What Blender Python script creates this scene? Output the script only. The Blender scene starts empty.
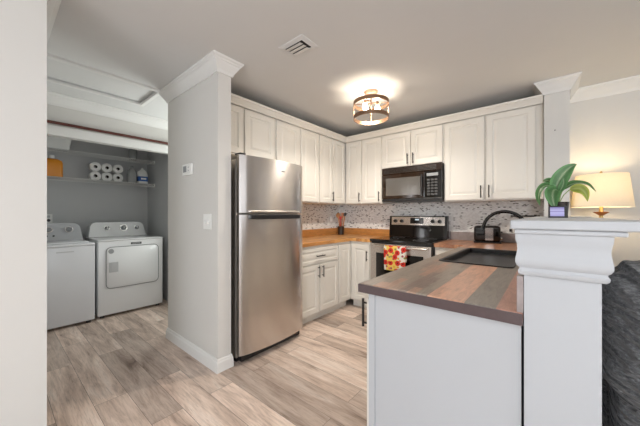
import bpy, bmesh, math, random
from mathutils import Vector, Matrix, noise
random.seed(7)
S = bpy.context.scene
C = S.collection
PI = math.pi
R = math.radians

# ------------------------------------------------------------------ camera
cam = bpy.data.cameras.new('camera')
cam.sensor_width = 36
cam.lens = 274.37 / 640 * 36
cam.shift_y = 1.5 / 640
cam.clip_start = 0.02
co = bpy.data.objects.new('camera', cam)
co.location = (2.6454, -3.6849, 1.2246)
co.rotation_euler = (PI / 2, 0, 0.6955)
C.objects.link(co)
S.camera = co
# ------------------------------------------------------------------ world, lights, exposure
S.view_settings.view_transform = 'Standard'
S.view_settings.look = 'None'
S.view_settings.gamma = 1
S.view_settings.exposure = 0.0
S.view_settings.use_curve_mapping = False
W = bpy.data.worlds.new('world')
S.world = W
W.use_nodes = True
W.node_tree.nodes['Background'].inputs[0].default_value = (0.75, 0.87, 1, 1)
W.node_tree.nodes['Background'].inputs[1].default_value = 0.8


def area(name, loc, rot, sx, sy, energy, col):
    d = bpy.data.lights.new(name, 'AREA')
    d.shape = 'RECTANGLE'
    d.size, d.size_y = sx, sy
    d.energy = energy
    d.color = col
    o = bpy.data.objects.new(name, d)
    o.location = loc
    o.rotation_euler = rot
    C.objects.link(o)


# daylight through the two living-room windows behind and beside the camera; the rest are added fills
area('daylight_rear', (5.4, -9.85, 1.35), (R(100), 0, R(18)), 1.9, 2.0, 165, (0.88, 0.94, 1.0))
area('added_fill_down', (3.5, -5.5, 2.42), (0, 0, 0), 3.0, 2.0, 58, (0.94, 0.97, 1.0))  # unseen lamp added to brighten the floor and, by bounce, the ceiling
area('added_fill_up', (4.4, -7.4, 0.06), (R(180), 0, 0), 3.8, 3.4, 115, (0.86, 0.94, 1.0))  # upward fill added behind the camera to lift the ceiling
area('daylight_side', (6.36, -3.4, 1.40), (R(105), 0, R(90)), 3.2, 1.9, 30, (0.98, 0.98, 1.0))
area('added_fill_hall', (-0.73, -1.36, 1.70), (R(-112), 0, 0), 0.8, 1.2, 29, (0.95, 1.0, 0.97))  # fill added for hall and closet; the end wall has no window


# ------------------------------------------------------------------ materials
def nt(name):
    m = bpy.data.materials.new(name)
    m.use_nodes = True
    t = m.node_tree
    return m, t, t.nodes['Principled BSDF']


def mix_rgb(t, fac, a, b, mode='MIX'):
    n = t.nodes.new('ShaderNodeMix')
    n.data_type = 'RGBA'
    n.blend_type = mode
    for i, v in ((0, fac), (6, a), (7, b)):
        if isinstance(v, (int, float)):
            n.inputs[i].default_value = v
        elif isinstance(v, tuple):
            n.inputs[i].default_value = (*v, 1)
        else:
            t.links.new(v, n.inputs[i])
    return n.outputs[2]


def ramp(t, src, stops, const=False):
    n = t.nodes.new('ShaderNodeValToRGB')
    e = n.color_ramp.elements
    while len(e) < len(stops):
        e.new(0.5)
    for k, (p, c) in enumerate(stops):
        e[k].position = p
        e[k].color = (*c, 1) if len(c) == 3 else c
    if const:
        n.color_ramp.interpolation = 'CONSTANT'
    t.links.new(src, n.inputs[0])
    return n.outputs[0]


def tex_noise(t, scale, detail=4, vec=None, rough=0.5, dist=0):
    n = t.nodes.new('ShaderNodeTexNoise')
    n.inputs['Scale'].default_value = scale
    n.inputs['Detail'].default_value = detail
    n.inputs['Roughness'].default_value = rough
    n.inputs['Distortion'].default_value = dist
    if vec is not None:
        t.links.new(vec, n.inputs['Vector'])
    return n.outputs[0]


def coords(t, scale=(1, 1, 1), rot=(0, 0, 0), kind='Object', loc=(0, 0, 0)):
    c = t.nodes.new('ShaderNodeTexCoord')
    m = t.nodes.new('ShaderNodeMapping')
    m.inputs['Scale'].default_value = scale
    m.inputs['Rotation'].default_value = rot
    m.inputs['Location'].default_value = loc
    t.links.new(c.outputs[kind], m.inputs[0])
    return m.outputs[0]


def bump(t, b, src, strength, dist=0.01):
    n = t.nodes.new('ShaderNodeBump')
    n.inputs['Strength'].default_value = strength
    n.inputs['Distance'].default_value = dist
    t.links.new(src, n.inputs['Height'])
    t.links.new(n.outputs[0], b.inputs['Normal'])


def plain(name, col, rough=0.5, metal=0.0, var=0.04, nscale=6, bmp=0.0, bscale=300, coat=0.0, emit=None, es=0.0):
    """solid procedural paint/plastic/metal with a faint noise variation"""
    m, t, b = nt(name)
    n = tex_noise(t, nscale, 3, coords(t))
    lo = tuple(max(0, c * (1 - var)) for c in col)
    hi = tuple(min(1, c * (1 + var)) for c in col)
    t.links.new(mix_rgb(t, n, lo, hi), b.inputs['Base Color'])
    b.inputs['Roughness'].default_value = rough
    b.inputs['Metallic'].default_value = metal
    if coat:
        b.inputs['Coat Weight'].default_value = coat
        b.inputs['Coat Roughness'].default_value = 0.05
    if bmp:
        bump(t, b, tex_noise(t, bscale, 2, coords(t)), bmp, 0.002)
    if emit:
        b.inputs['Emission Color'].default_value = (*emit, 1)
        b.inputs['Emission Strength'].default_value = es
    return m


M = {}
M['wall'] = plain('greige_wall_paint', (0.65, 0.636, 0.61), 0.7, var=0.015, bmp=0.15)
M['ceiling'] = plain('ceiling_paint', (0.69, 0.69, 0.685), 0.85, var=0.015, bmp=0.3, bscale=220)
M['closet'] = plain('grey_closet_paint', (0.56, 0.57, 0.575), 0.7, var=0.02, bmp=0.15)
M['trim'] = plain('white_trim_paint', (0.74, 0.735, 0.72), 0.4, var=0.01)
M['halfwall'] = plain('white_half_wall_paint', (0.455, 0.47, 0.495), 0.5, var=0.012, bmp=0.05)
M['cabinet'] = plain('cream_cabinet_paint', (0.74, 0.71, 0.655), 0.42, var=0.02)
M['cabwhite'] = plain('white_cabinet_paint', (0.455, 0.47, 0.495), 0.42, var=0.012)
M['bronze'] = plain('dark_bronze_metal', (0.035, 0.03, 0.027), 0.35, 0.7)
M['black'] = plain('black_plastic', (0.012, 0.012, 0.013), 0.35)
M['gloss_black'] = plain('black_glass', (0.006, 0.005, 0.0045), 0.06, coat=0.1)
M['mwglass'] = plain('black_glass_brown_reflection', (0.022, 0.011, 0.006), 0.07, coat=0.15)  # black glass; its warm reflection is put into the colour as brown
M['keypad'] = plain('dim_grey_keys', (0.06, 0.06, 0.062), 0.4)
M['greyboard'] = plain('stained_board_grey_reflection', (0.31, 0.265, 0.26), 0.3, var=0.4, nscale=22)  # stained wood; a greyish reflection is put into the colour
M['rubber'] = plain('black_rubber', (0.02, 0.018, 0.017), 0.7)
M['enamel'] = plain('white_enamel', (0.80, 0.81, 0.82), 0.22, var=0.01, coat=0.3)
M['washer'] = plain('white_washer_enamel', (0.73, 0.74, 0.77), 0.25, var=0.01, coat=0.3)
M['greyplastic'] = plain('grey_plastic', (0.25, 0.26, 0.27), 0.4)
M['midgrey'] = plain('light_grey_plastic', (0.52, 0.53, 0.54), 0.4)
M['chrome'] = plain('chrome', (0.75, 0.75, 0.75), 0.12, 1.0)
M['whiteplastic'] = plain('white_plastic', (0.82, 0.82, 0.80), 0.35, var=0.01)
M['wire'] = plain('white_coated_wire', (0.62, 0.62, 0.61), 0.4)
M['rod'] = plain('red_stained_wood', (0.09, 0.018, 0.011), 0.35, var=0.35, nscale=25)
M['copper'] = plain('brushed_copper_bronze', (0.30, 0.19, 0.125), 0.35, 0.85)
M['canopy'] = plain('rosy_copper', (0.62, 0.40, 0.30), 0.35, 0.6)
M['orange'] = plain('orange_plastic', (0.72, 0.26, 0.015), 0.35)
M['blue'] = plain('blue_label', (0.03, 0.12, 0.42), 0.4)
M['clear'] = plain('grey_translucent_plastic', (0.30, 0.31, 0.31), 0.25)
M['paper'] = plain('white_tissue_paper', (0.86, 0.86, 0.84), 0.9, var=0.02, bmp=0.3)
M['card'] = plain('brown_cardboard', (0.05, 0.04, 0.032), 0.9)
M['sinkblack'] = plain('black_composite', (0.013, 0.013, 0.0145), 0.34, bmp=0.1, bscale=900)
M['brass'] = plain('aged_brass', (0.50, 0.34, 0.14), 0.3, 0.85)
M['amber'] = plain('amber_wood', (0.42, 0.15, 0.04), 0.3)
M['potdark'] = plain('dark_brown_glaze', (0.03, 0.022, 0.018), 0.25, coat=0.4)
M['soil'] = plain('potting_soil', (0.03, 0.02, 0.012), 0.95, var=0.4, nscale=90, bmp=0.6, bscale=160)
M['stem'] = plain('green_stem', (0.20, 0.30, 0.08), 0.5)
M['wood_spoon'] = plain('pale_spoon_wood', (0.50, 0.22, 0.07), 0.5, var=0.2, nscale=40)
M['red'] = plain('red_plastic', (0.45, 0.03, 0.02), 0.35)
M['sticker'] = plain('grey_sticker', (0.33, 0.34, 0.35), 0.5)
M['winframe'] = plain('white_window_frame', (0.8, 0.8, 0.8), 0.4)
M['bulb'] = plain('glowing_bulb', (1, 0.9, 0.75), 0.4, emit=(1, 0.80, 0.55), es=20)
M['hotbulb'] = plain('bright_filament_bulb', (1, 0.9, 0.75), 0.4, emit=(1, 0.87, 0.69), es=180)
M['digits'] = plain('pale_display_digits', (0.6, 0.65, 0.7), 0.4, emit=(0.6, 0.75, 0.85), es=0.5)


def mat_steel(name='brushed_stainless_steel', tint=(0.66, 0.62, 0.59), rough=0.27, aniso=0.75):
    m, t, b = nt(name)
    n = tex_noise(t, 1.0, 3, coords(t, (3, 3, 500)))
    t.links.new(mix_rgb(t, n, tuple(c * 0.94 for c in tint), tuple(c * 1.05 for c in tint)), b.inputs['Base Color'])
    b.inputs['Metallic'].default_value = 1
    b.inputs['Roughness'].default_value = rough
    b.inputs['Anisotropic'].default_value = aniso
    b.inputs['Anisotropic Rotation'].default_value = 0.25
    tg = t.nodes.new('ShaderNodeTangent')
    tg.direction_type = 'RADIAL'
    tg.axis = 'Z'
    t.links.new(tg.outputs[0], b.inputs['Tangent'])
    return m


M['steel'] = mat_steel()
M['steel_side'] = mat_steel('grey_steel_side', (0.62, 0.58, 0.54), 0.4, 0.2)


def mat_floor():
    m, t, b = nt('vinyl_plank_floor')
    v = coords(t, (1, 1, 1), (0, 0, 0), 'Object', (0.35, 0.06, 0))
    br = t.nodes.new('ShaderNodeTexBrick')
    br.offset = 0.37
    br.offset_frequency = 2
    br.inputs['Color1'].default_value = (0, 0, 0, 1)
    br.inputs['Color2'].default_value = (1, 1, 1, 1)
    br.inputs['Mortar'].default_value = (0.5, 0.5, 0.5, 1)
    br.inputs['Scale'].default_value = 1
    br.inputs['Mortar Size'].default_value = 0.0012
    br.inputs['Brick Width'].default_value = 1.22
    br.inputs['Row Height'].default_value = 0.178
    t.links.new(v, br.inputs['Vector'])
    # grain stretched along the plank, shifted per plank
    add = t.nodes.new('ShaderNodeVectorMath')
    add.operation = 'MULTIPLY_ADD'
    t.links.new(br.outputs['Color'], add.inputs[0])
    add.inputs[1].default_value = (9.7, 3.1, 5.3)
    mp = t.nodes.new('ShaderNodeMapping')
    mp.inputs['Scale'].default_value = (1.5, 9, 1)
    t.links.new(v, mp.inputs[0])
    t.links.new(mp.outputs[0], add.inputs[2])
    g1 = tex_noise(t, 1.15, 8, add.outputs[0], 0.62, 0.9)
    mp2 = t.nodes.new('ShaderNodeMapping')
    mp2.inputs['Scale'].default_value = (3, 7, 1)
    t.links.new(add.outputs[0], mp2.inputs[0])
    g2 = tex_noise(t, 1.7, 6, mp2.outputs[0], 0.7, 0.6)
    grain = ramp(t, g1, [(0.27, (0.24, 0.165, 0.125)), (0.38, (0.54, 0.42, 0.35)), (0.55, (0.77, 0.635, 0.55)), (0.72, (0.90, 0.80, 0.73))])
    tone = ramp(t, br.outputs['Color'], [(0.0, (0.66, 0.65, 0.64)), (0.4, (0.92, 0.90, 0.88)), (0.75, (1.02, 1.0, 0.98)), (1.0, (1.32, 1.32, 1.32))])
    c = mix_rgb(t, 1.0, grain, tone, 'MULTIPLY')
    fine = ramp(t, g2, [(0.33, (0.62, 0.60, 0.58)), (0.52, (1, 1, 1)), (0.8, (1.12, 1.12, 1.12))])
    c = mix_rgb(t, 0.75, c, fine, 'MULTIPLY')
    c = mix_rgb(t, br.outputs['Fac'], c, (0.14, 0.11, 0.085))
    t.links.new(c, b.inputs['Base Color'])
    b.inputs['Roughness'].default_value = 0.42
    bump(t, b, g1, 0.12, 0.004)
    return m


M['floor'] = mat_floor()


def mat_tiles(rot):
    m, t, b = nt('mosaic_tile_backsplash')
    v = coords(t, (1, 1, 1), rot)
    br = t.nodes.new('ShaderNodeTexBrick')
    br.offset = 0.43
    br.inputs['Color1'].default_value = (0, 0, 0, 1)
    br.inputs['Color2'].default_value = (1, 1, 1, 1)
    br.inputs['Mortar'].default_value = (0.5, 0.5, 0.5, 1)
    br.inputs['Scale'].default_value = 1
    br.inputs['Mortar Size'].default_value = 0.0016
    br.inputs['Brick Width'].default_value = 0.026
    br.inputs['Row Height'].default_value = 0.0125
    t.links.new(v, br.inputs['Vector'])
    c = ramp(t, br.outputs['Color'], [(0.0, (0.09, 0.08, 0.075)), (0.085, (0.42, 0.40, 0.385)), (0.13, (0.74, 0.73, 0.715)), (0.45, (0.86, 0.855, 0.84)), (0.62, (0.78, 0.78, 0.775)), (0.75, (0.88, 0.875, 0.86))], True)
    n = tex_noise(t, 60, 3, v)
    c = mix_rgb(t, 0.3, c, ramp(t, n, [(0.3, (0.7, 0.7, 0.7)), (0.7, (1.1, 1.1, 1.1))]), 'MULTIPLY')
    c = mix_rgb(t, br.outputs['Fac'], c, (0.76, 0.75, 0.735))
    t.links.new(c, b.inputs['Base Color'])
    b.inputs['Roughness'].default_value = 0.22
    return m


M['tile_back'] = mat_tiles((R(-90), 0, 0))
M['tile_left'] = mat_tiles(tuple(Matrix(((0, 1, 0), (0, 0, 1), (1, 0, 0))).to_euler()))


def mat_planks(name, stops, width, length, grain_scale, rot=0, rough=0.3, dark=0.55, const=True):
    m, t, b = nt(name)
    v = coords(t, (1, 1, 1), (0, 0, rot))
    br = t.nodes.new('ShaderNodeTexBrick')
    br.offset = 0.41
    br.inputs['Color1'].default_value = (0, 0, 0, 1)
    br.inputs['Color2'].default_value = (1, 1, 1, 1)
    br.inputs['Scale'].default_value = 1
    br.inputs['Mortar Size'].default_value = 0.0004
    br.inputs['Brick Width'].default_value = length
    br.inputs['Row Height'].default_value = width
    t.links.new(v, br.inputs['Vector'])
    c = ramp(t, br.outputs['Color'], stops, const)
    mp = t.nodes.new('ShaderNodeMapping')
    mp.inputs['Scale'].default_value = (1, 7, 7)
    t.links.new(v, mp.inputs[0])
    n = tex_noise(t, grain_scale, 6, mp.outputs[0], 0.6, 1.2)
    c = mix_rgb(t, 0.8, c, ramp(t, n, [(0.3, (dark, dark, dark)), (0.55, (1, 1, 1)), (0.75, (1.12, 1.12, 1.12))]), 'MULTIPLY')
    t.links.new(c, b.inputs['Base Color'])
    b.inputs['Roughness'].default_value = rough
    return m


M['butcher'] = mat_planks('orange_butcher_block', [(0, (0.55, 0.25, 0.075)), (0.3, (0.66, 0.33, 0.11)), (0.6, (0.74, 0.40, 0.14)), (0.85, (0.46, 0.19, 0.055))], 0.042, 0.5, 7)
M['butcher_side'] = mat_planks('orange_butcher_block_lengthwise', [(0, (0.55, 0.25, 0.075)), (0.3, (0.66, 0.33, 0.11)), (0.6, (0.74, 0.40, 0.14)), (0.85, (0.46, 0.19, 0.055))], 0.042, 0.5, 7, R(90))


def mat_counter():
    """stained planks of several tones glued side by side, running along Y"""
    m, t, b = nt('stained_plank_counter')
    v = coords(t)
    sep = t.nodes.new('ShaderNodeSeparateXYZ')
    t.links.new(v, sep.inputs[0])
    mr = t.nodes.new('ShaderNodeMapRange')
    mr.inputs[1].default_value = 1.95
    mr.inputs[2].default_value = 2.65
    t.links.new(sep.outputs[0], mr.inputs[0])
    f = lambda x: (x - 1.95) / 0.7
    grey = (0.29, 0.235, 0.19)
    brown = (0.34, 0.22, 0.16)
    tan = (0.58, 0.32, 0.215)
    dgrey = (0.225, 0.195, 0.165)
    red = (0.44, 0.22, 0.16)
    bands = ramp(t, mr.outputs[0], [(0, grey), (f(2.075), brown), (f(2.18), grey), (f(2.285), tan), (f(2.414), dgrey), (f(2.51), red)], True)
    # the left planks are pieced from short staves
    rv = coords(t, (1, 1, 1), (0, 0, R(90)))
    br = t.nodes.new('ShaderNodeTexBrick')
    br.inputs['Color1'].default_value = (0, 0, 0, 1)
    br.inputs['Color2'].default_value = (1, 1, 1, 1)
    br.inputs['Scale'].default_value = 1
    br.inputs['Mortar Size'].default_value = 0.0005
    br.inputs['Brick Width'].default_value = 0.24
    br.inputs['Row Height'].default_value = 0.038
    t.links.new(rv, br.inputs['Vector'])
    st = ramp(t, br.outputs['Color'], [(0, grey), (0.3, brown), (0.45, (0.42, 0.24, 0.165)), (0.65, (0.27, 0.22, 0.175)), (0.85, (0.22, 0.15, 0.12))], True)
    left = ramp(t, mr.outputs[0], [(0, (0, 0, 0)), (f(2.05), (0.85, 0.85, 0.85)), (f(2.285), (0, 0, 0))], True)
    # beyond the sink the boards are redder
    mr2 = t.nodes.new('ShaderNodeMapRange')
    mr2.inputs[1].default_value = -0.9
    mr2.inputs[2].default_value = -0.8
    t.links.new(sep.outputs[1], mr2.inputs[0])
    c = mix_rgb(t, left, bands, st)
    back = ramp(t, br.outputs['Color'], [(0, (0.42, 0.20, 0.11)), (0.4, (0.52, 0.27, 0.15)), (0.75, (0.36, 0.16, 0.09))], True)
    c = mix_rgb(t, mr2.outputs[0], c, back)
    mp = t.nodes.new('ShaderNodeMapping')
    mp.inputs['Scale'].default_value = (7, 1, 7)
    t.links.new(v, mp.inputs[0])
    n = tex_noise(t, 6, 7, mp.outputs[0], 0.65, 1.6)
    c = mix_rgb(t, 0.85, c, ramp(t, n, [(0.3, (0.6, 0.6, 0.6)), (0.5, (1, 1, 1)), (0.75, (1.3, 1.3, 1.3))]), 'MULTIPLY')
    t.links.new(c, b.inputs['Base Color'])
    b.inputs['Roughness'].default_value = 0.3
    return m


M['counter'] = mat_counter()
M['counteredge'] = plain('dark_plum_counter_edge', (0.085, 0.058, 0.06), 0.35, var=0.2, nscale=30)


def mat_fabric():
    m, t, b = nt('charcoal_chenille')
    v = coords(t)
    n = tex_noise(t, 55, 5, coords(t, (1, 1, 2.4), (0.4, 0.5, 0)), 0.7, 0.4)
    c = ramp(t, n, [(0.3, (0.022, 0.022, 0.024)), (0.5, (0.10, 0.101, 0.105)), (0.72, (0.28, 0.28, 0.285))])  # pale tone raised to put light on the folds into the colour
    t.links.new(c, b.inputs['Base Color'])
    b.inputs['Roughness'].default_value = 0.95
    b.inputs['Sheen Weight'].default_value = 0.3
    wv = t.nodes.new('ShaderNodeTexWave')
    wv.inputs['Scale'].default_value = 5.5
    wv.inputs['Distortion'].default_value = 7
    wv.inputs['Detail'].default_value = 3
    wv.inputs['Detail Scale'].default_value = 1.4
    t.links.new(coords(t, (0.8, 0.8, 1.6), (0, R(38), 0)), wv.inputs['Vector'])
    ad = t.nodes.new('ShaderNodeMath')
    ad.operation = 'MULTIPLY_ADD'
    t.links.new(n, ad.inputs[0])
    ad.inputs[1].default_value = 0.18
    t.links.new(wv.outputs['Fac'], ad.inputs[2])
    bump(t, b, ad.outputs[0], 0.9, 0.045)
    return m


M['fabric'] = mat_fabric()


def mat_towel():
    m, t, b = nt('poppy_print_cotton')
    v = coords(t)
    sep = t.nodes.new('ShaderNodeSeparateXYZ')
    t.links.new(v, sep.inputs[0])
    vo = t.nodes.new('ShaderNodeTexVoronoi')
    vo.inputs['Scale'].default_value = 13.5
    vo.inputs['Randomness'].default_value = 0.75
    vo.voronoi_dimensions = '2D'
    t.links.new(coords(t, (1, 1, 1), (R(-90), 0, 0)), vo.inputs['Vector'])
    xr = t.nodes.new('ShaderNodeMapRange')
    xr.inputs[1].default_value = -0.14
    xr.inputs[2].default_value = 0.14
    t.links.new(sep.outputs[0], xr.inputs[0])
    ground = ramp(t, xr.outputs[0], [(0, (0.80, 0.76, 0.68)), (0.13, (0.80, 0.56, 0.12)), (0.60, (0.80, 0.76, 0.68))], True)
    leaf = t.nodes.new('ShaderNodeTexVoronoi')
    leaf.inputs['Scale'].default_value = 21
    leaf.voronoi_dimensions = '2D'
    t.links.new(coords(t, (1, 1, 1), (R(-90), 0, 0), 'Object', (0.3, 0.1, 0)), leaf.inputs['Vector'])
    lm = ramp(t, leaf.outputs['Distance'], [(0.24, (1, 1, 1)), (0.30, (0, 0, 0))])
    lc = ramp(t, leaf.outputs['Color'], [(0, (0.35, 0.08, 0.10)), (0.35, (0.72, 0.40, 0.05)), (0.6, (0.30, 0.30, 0.08)), (0.8, (0.75, 0.2, 0.12))], True)
    ground = mix_rgb(t, lm, ground, lc)
    fm = ramp(t, vo.outputs['Distance'], [(0.40, (1, 1, 1)), (0.43, (0, 0, 0))])
    fc = ramp(t, vo.outputs['Distance'], [(0.0, (0.10, 0.01, 0.01)), (0.10, (0.12, 0.012, 0.01)), (0.14, (0.66, 0.025, 0.015)), (0.33, (0.60, 0.03, 0.02)), (0.42, (0.72, 0.10, 0.05))])
    sw = ramp(t, vo.outputs['Color'], [(0, (0, 0, 0)), (0.30, (1, 1, 1))], True)
    mul = mix_rgb(t, 1.0, fm, sw, 'MULTIPLY')
    t.links.new(mix_rgb(t, mul, ground, fc), b.inputs['Base Color'])
    b.inputs['Roughness'].default_value = 0.9
    bump(t, b, tex_noise(t, 500, 2, v), 0.3, 0.002)
    return m


M['towel'] = mat_towel()


def mat_shade():
    m, t, b = nt('cream_lampshade_linen')
    n = tex_noise(t, 200, 3, coords(t, (1, 1, 0.2)))
    t.links.new(mix_rgb(t, n, (0.84, 0.78, 0.66), (0.92, 0.87, 0.76)), b.inputs['Base Color'])
    b.inputs['Roughness'].default_value = 0.9
    tr = t.nodes.new('ShaderNodeBsdfTranslucent')
    tr.inputs[0].default_value = (0.95, 0.86, 0.68, 1)
    mx = t.nodes.new('ShaderNodeMixShader')
    mx.inputs[0].default_value = 0.24
    t.links.new(b.outputs[0], mx.inputs[1])
    t.links.new(tr.outputs[0], mx.inputs[2])
    t.links.new(mx.outputs[0], t.nodes['Material Output'].inputs['Surface'])
    return m


M['shade'] = mat_shade()


def mat_leaf(name, dark, light, trans):
    m, t, b = nt(name)
    u = t.nodes.new('ShaderNodeUVMap')
    sep = t.nodes.new('ShaderNodeSeparateXYZ')
    t.links.new(u.outputs[0], sep.inputs[0])
    n = tex_noise(t, 9, 5, u.outputs[0], 0.7)
    mth = t.nodes.new('ShaderNodeMath')
    mth.operation = 'MULTIPLY_ADD'
    t.links.new(n, mth.inputs[0])
    mth.inputs[1].default_value = 0.55
    t.links.new(sep.outputs[0], mth.inputs[2])
    c = ramp(t, mth.outputs[0], [(0.20, light), (0.30, tuple(0.5 * (x + y) for x, y in zip(dark, light))), (0.50, dark), (0.85, dark), (1.0, tuple(x * 1.5 for x in dark))])
    t.links.new(c, b.inputs['Base Color'])
    b.inputs['Roughness'].default_value = 0.38
    tr = t.nodes.new('ShaderNodeBsdfTranslucent')
    t.links.new(c, tr.inputs[0])
    mx = t.nodes.new('ShaderNodeMixShader')
    mx.inputs[0].default_value = trans
    t.links.new(b.outputs[0], mx.inputs[1])
    t.links.new(tr.outputs[0], mx.inputs[2])
    t.links.new(mx.outputs[0], t.nodes['Material Output'].inputs['Surface'])
    return m


M['leaf'] = mat_leaf('variegated_leaf', (0.075, 0.19, 0.065), (0.44, 0.54, 0.33), 0.25)
M['leafy'] = mat_leaf('lit_leaf', (0.30, 0.36, 0.06), (0.48, 0.50, 0.16), 0.45)  # light falling on the lower leaf is put into this yellower colour


def mat_screen():
    m, t, b = nt('lit_lavender_screen')
    v = coords(t, kind='Generated')
    sep = t.nodes.new('ShaderNodeSeparateXYZ')
    t.links.new(v, sep.inputs[0])
    c = ramp(t, sep.outputs[2], [(0, (0.33, 0.30, 0.58)), (0.42, (0.44, 0.43, 0.68)), (0.55, (0.24, 0.21, 0.48)), (0.62, (0.46, 0.45, 0.68)), (1, (0.19, 0.17, 0.42))])
    t.links.new(c, b.inputs['Base Color'])
    t.links.new(c, b.inputs['Emission Color'])
    b.inputs['Emission Strength'].default_value = 0.28
    b.inputs['Roughness'].default_value = 0.15
    return m


M['screen'] = mat_screen()


def mat_glass():
    m, t, b = nt('window_glass')
    b.inputs['Transmission Weight'].default_value = 1
    b.inputs['Roughness'].default_value = 0.0
    b.inputs['IOR'].default_value = 1.02
    n = tex_noise(t, 2, 2, coords(t))
    t.links.new(mix_rgb(t, n, (0.97, 0.98, 0.98), (1, 1, 1)), b.inputs['Base Color'])
    return m


M['glass'] = mat_glass()


# ------------------------------------------------------------------ mesh helpers
class MB:
    def __init__(s):
        s.bm = bmesh.new()

    def box(s, x0, x1, y0, y1, z0, z1, bev=0.0, seg=2):
        r = bmesh.ops.create_cube(s.bm, size=1)
        vs = r['verts']
        for v in vs:
            v.co = Vector(((x0 + x1) / 2 + v.co.x * (x1 - x0), (y0 + y1) / 2 + v.co.y * (y1 - y0), (z0 + z1) / 2 + v.co.z * (z1 - z0)))
        if bev:
            es = list({e for v in vs for e in v.link_edges})
            bmesh.ops.bevel(s.bm, geom=es, offset=bev, segments=seg, affect='EDGES', profile=0.5)
        return s

    def cyl(s, p0, p1, r, r1=None, n=16):
        p0, p1 = Vector(p0), Vector(p1)
        d = p1 - p0
        res = bmesh.ops.create_cone(s.bm, cap_ends=True, segments=n, radius1=r, radius2=r if r1 is None else r1, depth=d.length)
        q = d.to_track_quat('Z', 'Y').to_matrix().to_4x4()
        bmesh.ops.transform(s.bm, matrix=Matrix.Translation((p0 + p1) / 2) @ q, verts=res['verts'])
        return s

    def tube(s, pts, r, n=10, closed=False):
        pts = [Vector(p) for p in pts]
        rs = r if isinstance(r, (list, tuple)) else [r] * len(pts)
        rings = []
        m = len(pts)
        up = None
        for i, p in enumerate(pts):
            if closed:
                d = pts[(i + 1) % m] - pts[i - 1]
            else:
                d = pts[min(i + 1, m - 1)] - pts[max(i - 1, 0)]
            d.normalize()
            if up is None:
                up = Vector((0, 0, 1)) if abs(d.z) < 0.9 else Vector((1, 0, 0))
            a = d.cross(up)
            a.normalize()
            up2 = a.cross(d)
            up2.normalize()
            up = up2
            rings.append([s.bm.verts.new(p + (a * math.cos(2 * PI * k / n) + up2 * math.sin(2 * PI * k / n)) * rs[i]) for k in range(n)])
        for i in range(m if closed else m - 1):
            A, B = rings[i], rings[(i + 1) % m]
            for k in range(n):
                s.bm.faces.new((A[k], A[(k + 1) % n], B[(k + 1) % n], B[k]))
        if not closed:
            s.bm.faces.new(rings[0])
            s.bm.faces.new(rings[-1][::-1])
        return s

    def lathe(s, prof, c=(0, 0, 0), n=32, cap=True):
        rings = [[s.bm.verts.new((c[0] + r * math.cos(2 * PI * k / n), c[1] + r * math.sin(2 * PI * k / n), c[2] + z)) for k in range(n)] for r, z in prof]
        for A, B in zip(rings, rings[1:]):
            for k in range(n):
                s.bm.faces.new((A[k], A[(k + 1) % n], B[(k + 1) % n], B[k]))
        if cap:
            s.bm.faces.new(rings[0][::-1])
            s.bm.faces.new(rings[-1])
        return s

    def prism(s, poly, axis, a, b):
        """poly: 2D points; axis 'x' -> (y,z), 'y' -> (x,z), 'z' -> (x,y)"""
        def P(u, v, w):
            return {'x': (w, u, v), 'y': (u, w, v), 'z': (u, v, w)}[axis]
        A = [s.bm.verts.new(P(u, v, a)) for u, v in poly]
        B = [s.bm.verts.new(P(u, v, b)) for u, v in poly]
        n = len(poly)
        for k in range(n):
            s.bm.faces.new((A[k], A[(k + 1) % n], B[(k + 1) % n], B[k]))
        s.bm.faces.new(A[::-1])
        s.bm.faces.new(B)
        return s

    def sweep(s, path, prof, closed=False):
        """profile (offset to the right of the path, z) along a 2D path with mitred corners"""
        n = len(path)
        P = [Vector(p) for p in path]

        def nrm(a, b):
            d = (b - a).normalized()
            return Vector((d.y, -d.x))
        rows = []
        for i in range(n):
            if closed or 0 < i < n - 1:
                n1, n2 = nrm(P[i - 1], P[i]), nrm(P[i], P[(i + 1) % n])
                k = (n1 + n2)
                off = k / (1 + n1.dot(n2))
            elif i == 0:
                off = nrm(P[0], P[1])
            else:
                off = nrm(P[-2], P[-1])
            rows.append([s.bm.verts.new((P[i].x + off.x * o, P[i].y + off.y * o, z)) for o, z in prof])
        m = len(prof)
        for i in range(n if closed else n - 1):
            A, B = rows[i], rows[(i + 1) % n]
            for k in range(m):
                s.bm.faces.new((A[k], A[(k + 1) % m], B[(k + 1) % m], B[k]))
        if not closed:
            s.bm.faces.new(rows[0][::-1])
            s.bm.faces.new(rows[-1])
        return s

    def build(s, name, mat, parent=None, smooth=False, loc=None, rotz=0):
        bmesh.ops.recalc_face_normals(s.bm, faces=s.bm.faces)
        me = bpy.data.meshes.new(name)
        s.bm.to_mesh(me)
        s.bm.free()
        me.materials.append(M[mat] if isinstance(mat, str) else mat)
        if smooth:
            for p in me.polygons:
                p.use_smooth = True
            try:
                me.set_sharp_from_angle(angle=R(40))
            except Exception:
                pass
        o = bpy.data.objects.new(name, me)
        C.objects.link(o)
        if parent is not None:
            o.parent = parent
        if loc:
            o.location = loc
        o.rotation_euler.z = rotz
        return o


def tag(o, label=None, cat=None, group=None, kind=None):
    if label:
        o['label'] = label
    if cat:
        o['category'] = cat
    if group:
        o['group'] = group
    if kind:
        o['kind'] = kind
    return o


def thing(name, label, cat, loc=(0, 0, 0), rotz=0, group=None):
    o = bpy.data.objects.new(name, None)
    o.empty_display_size = 0.1
    o.location = loc
    o.rotation_euler = (0, 0, rotz)
    C.objects.link(o)
    return tag(o, label, cat, group)


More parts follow.
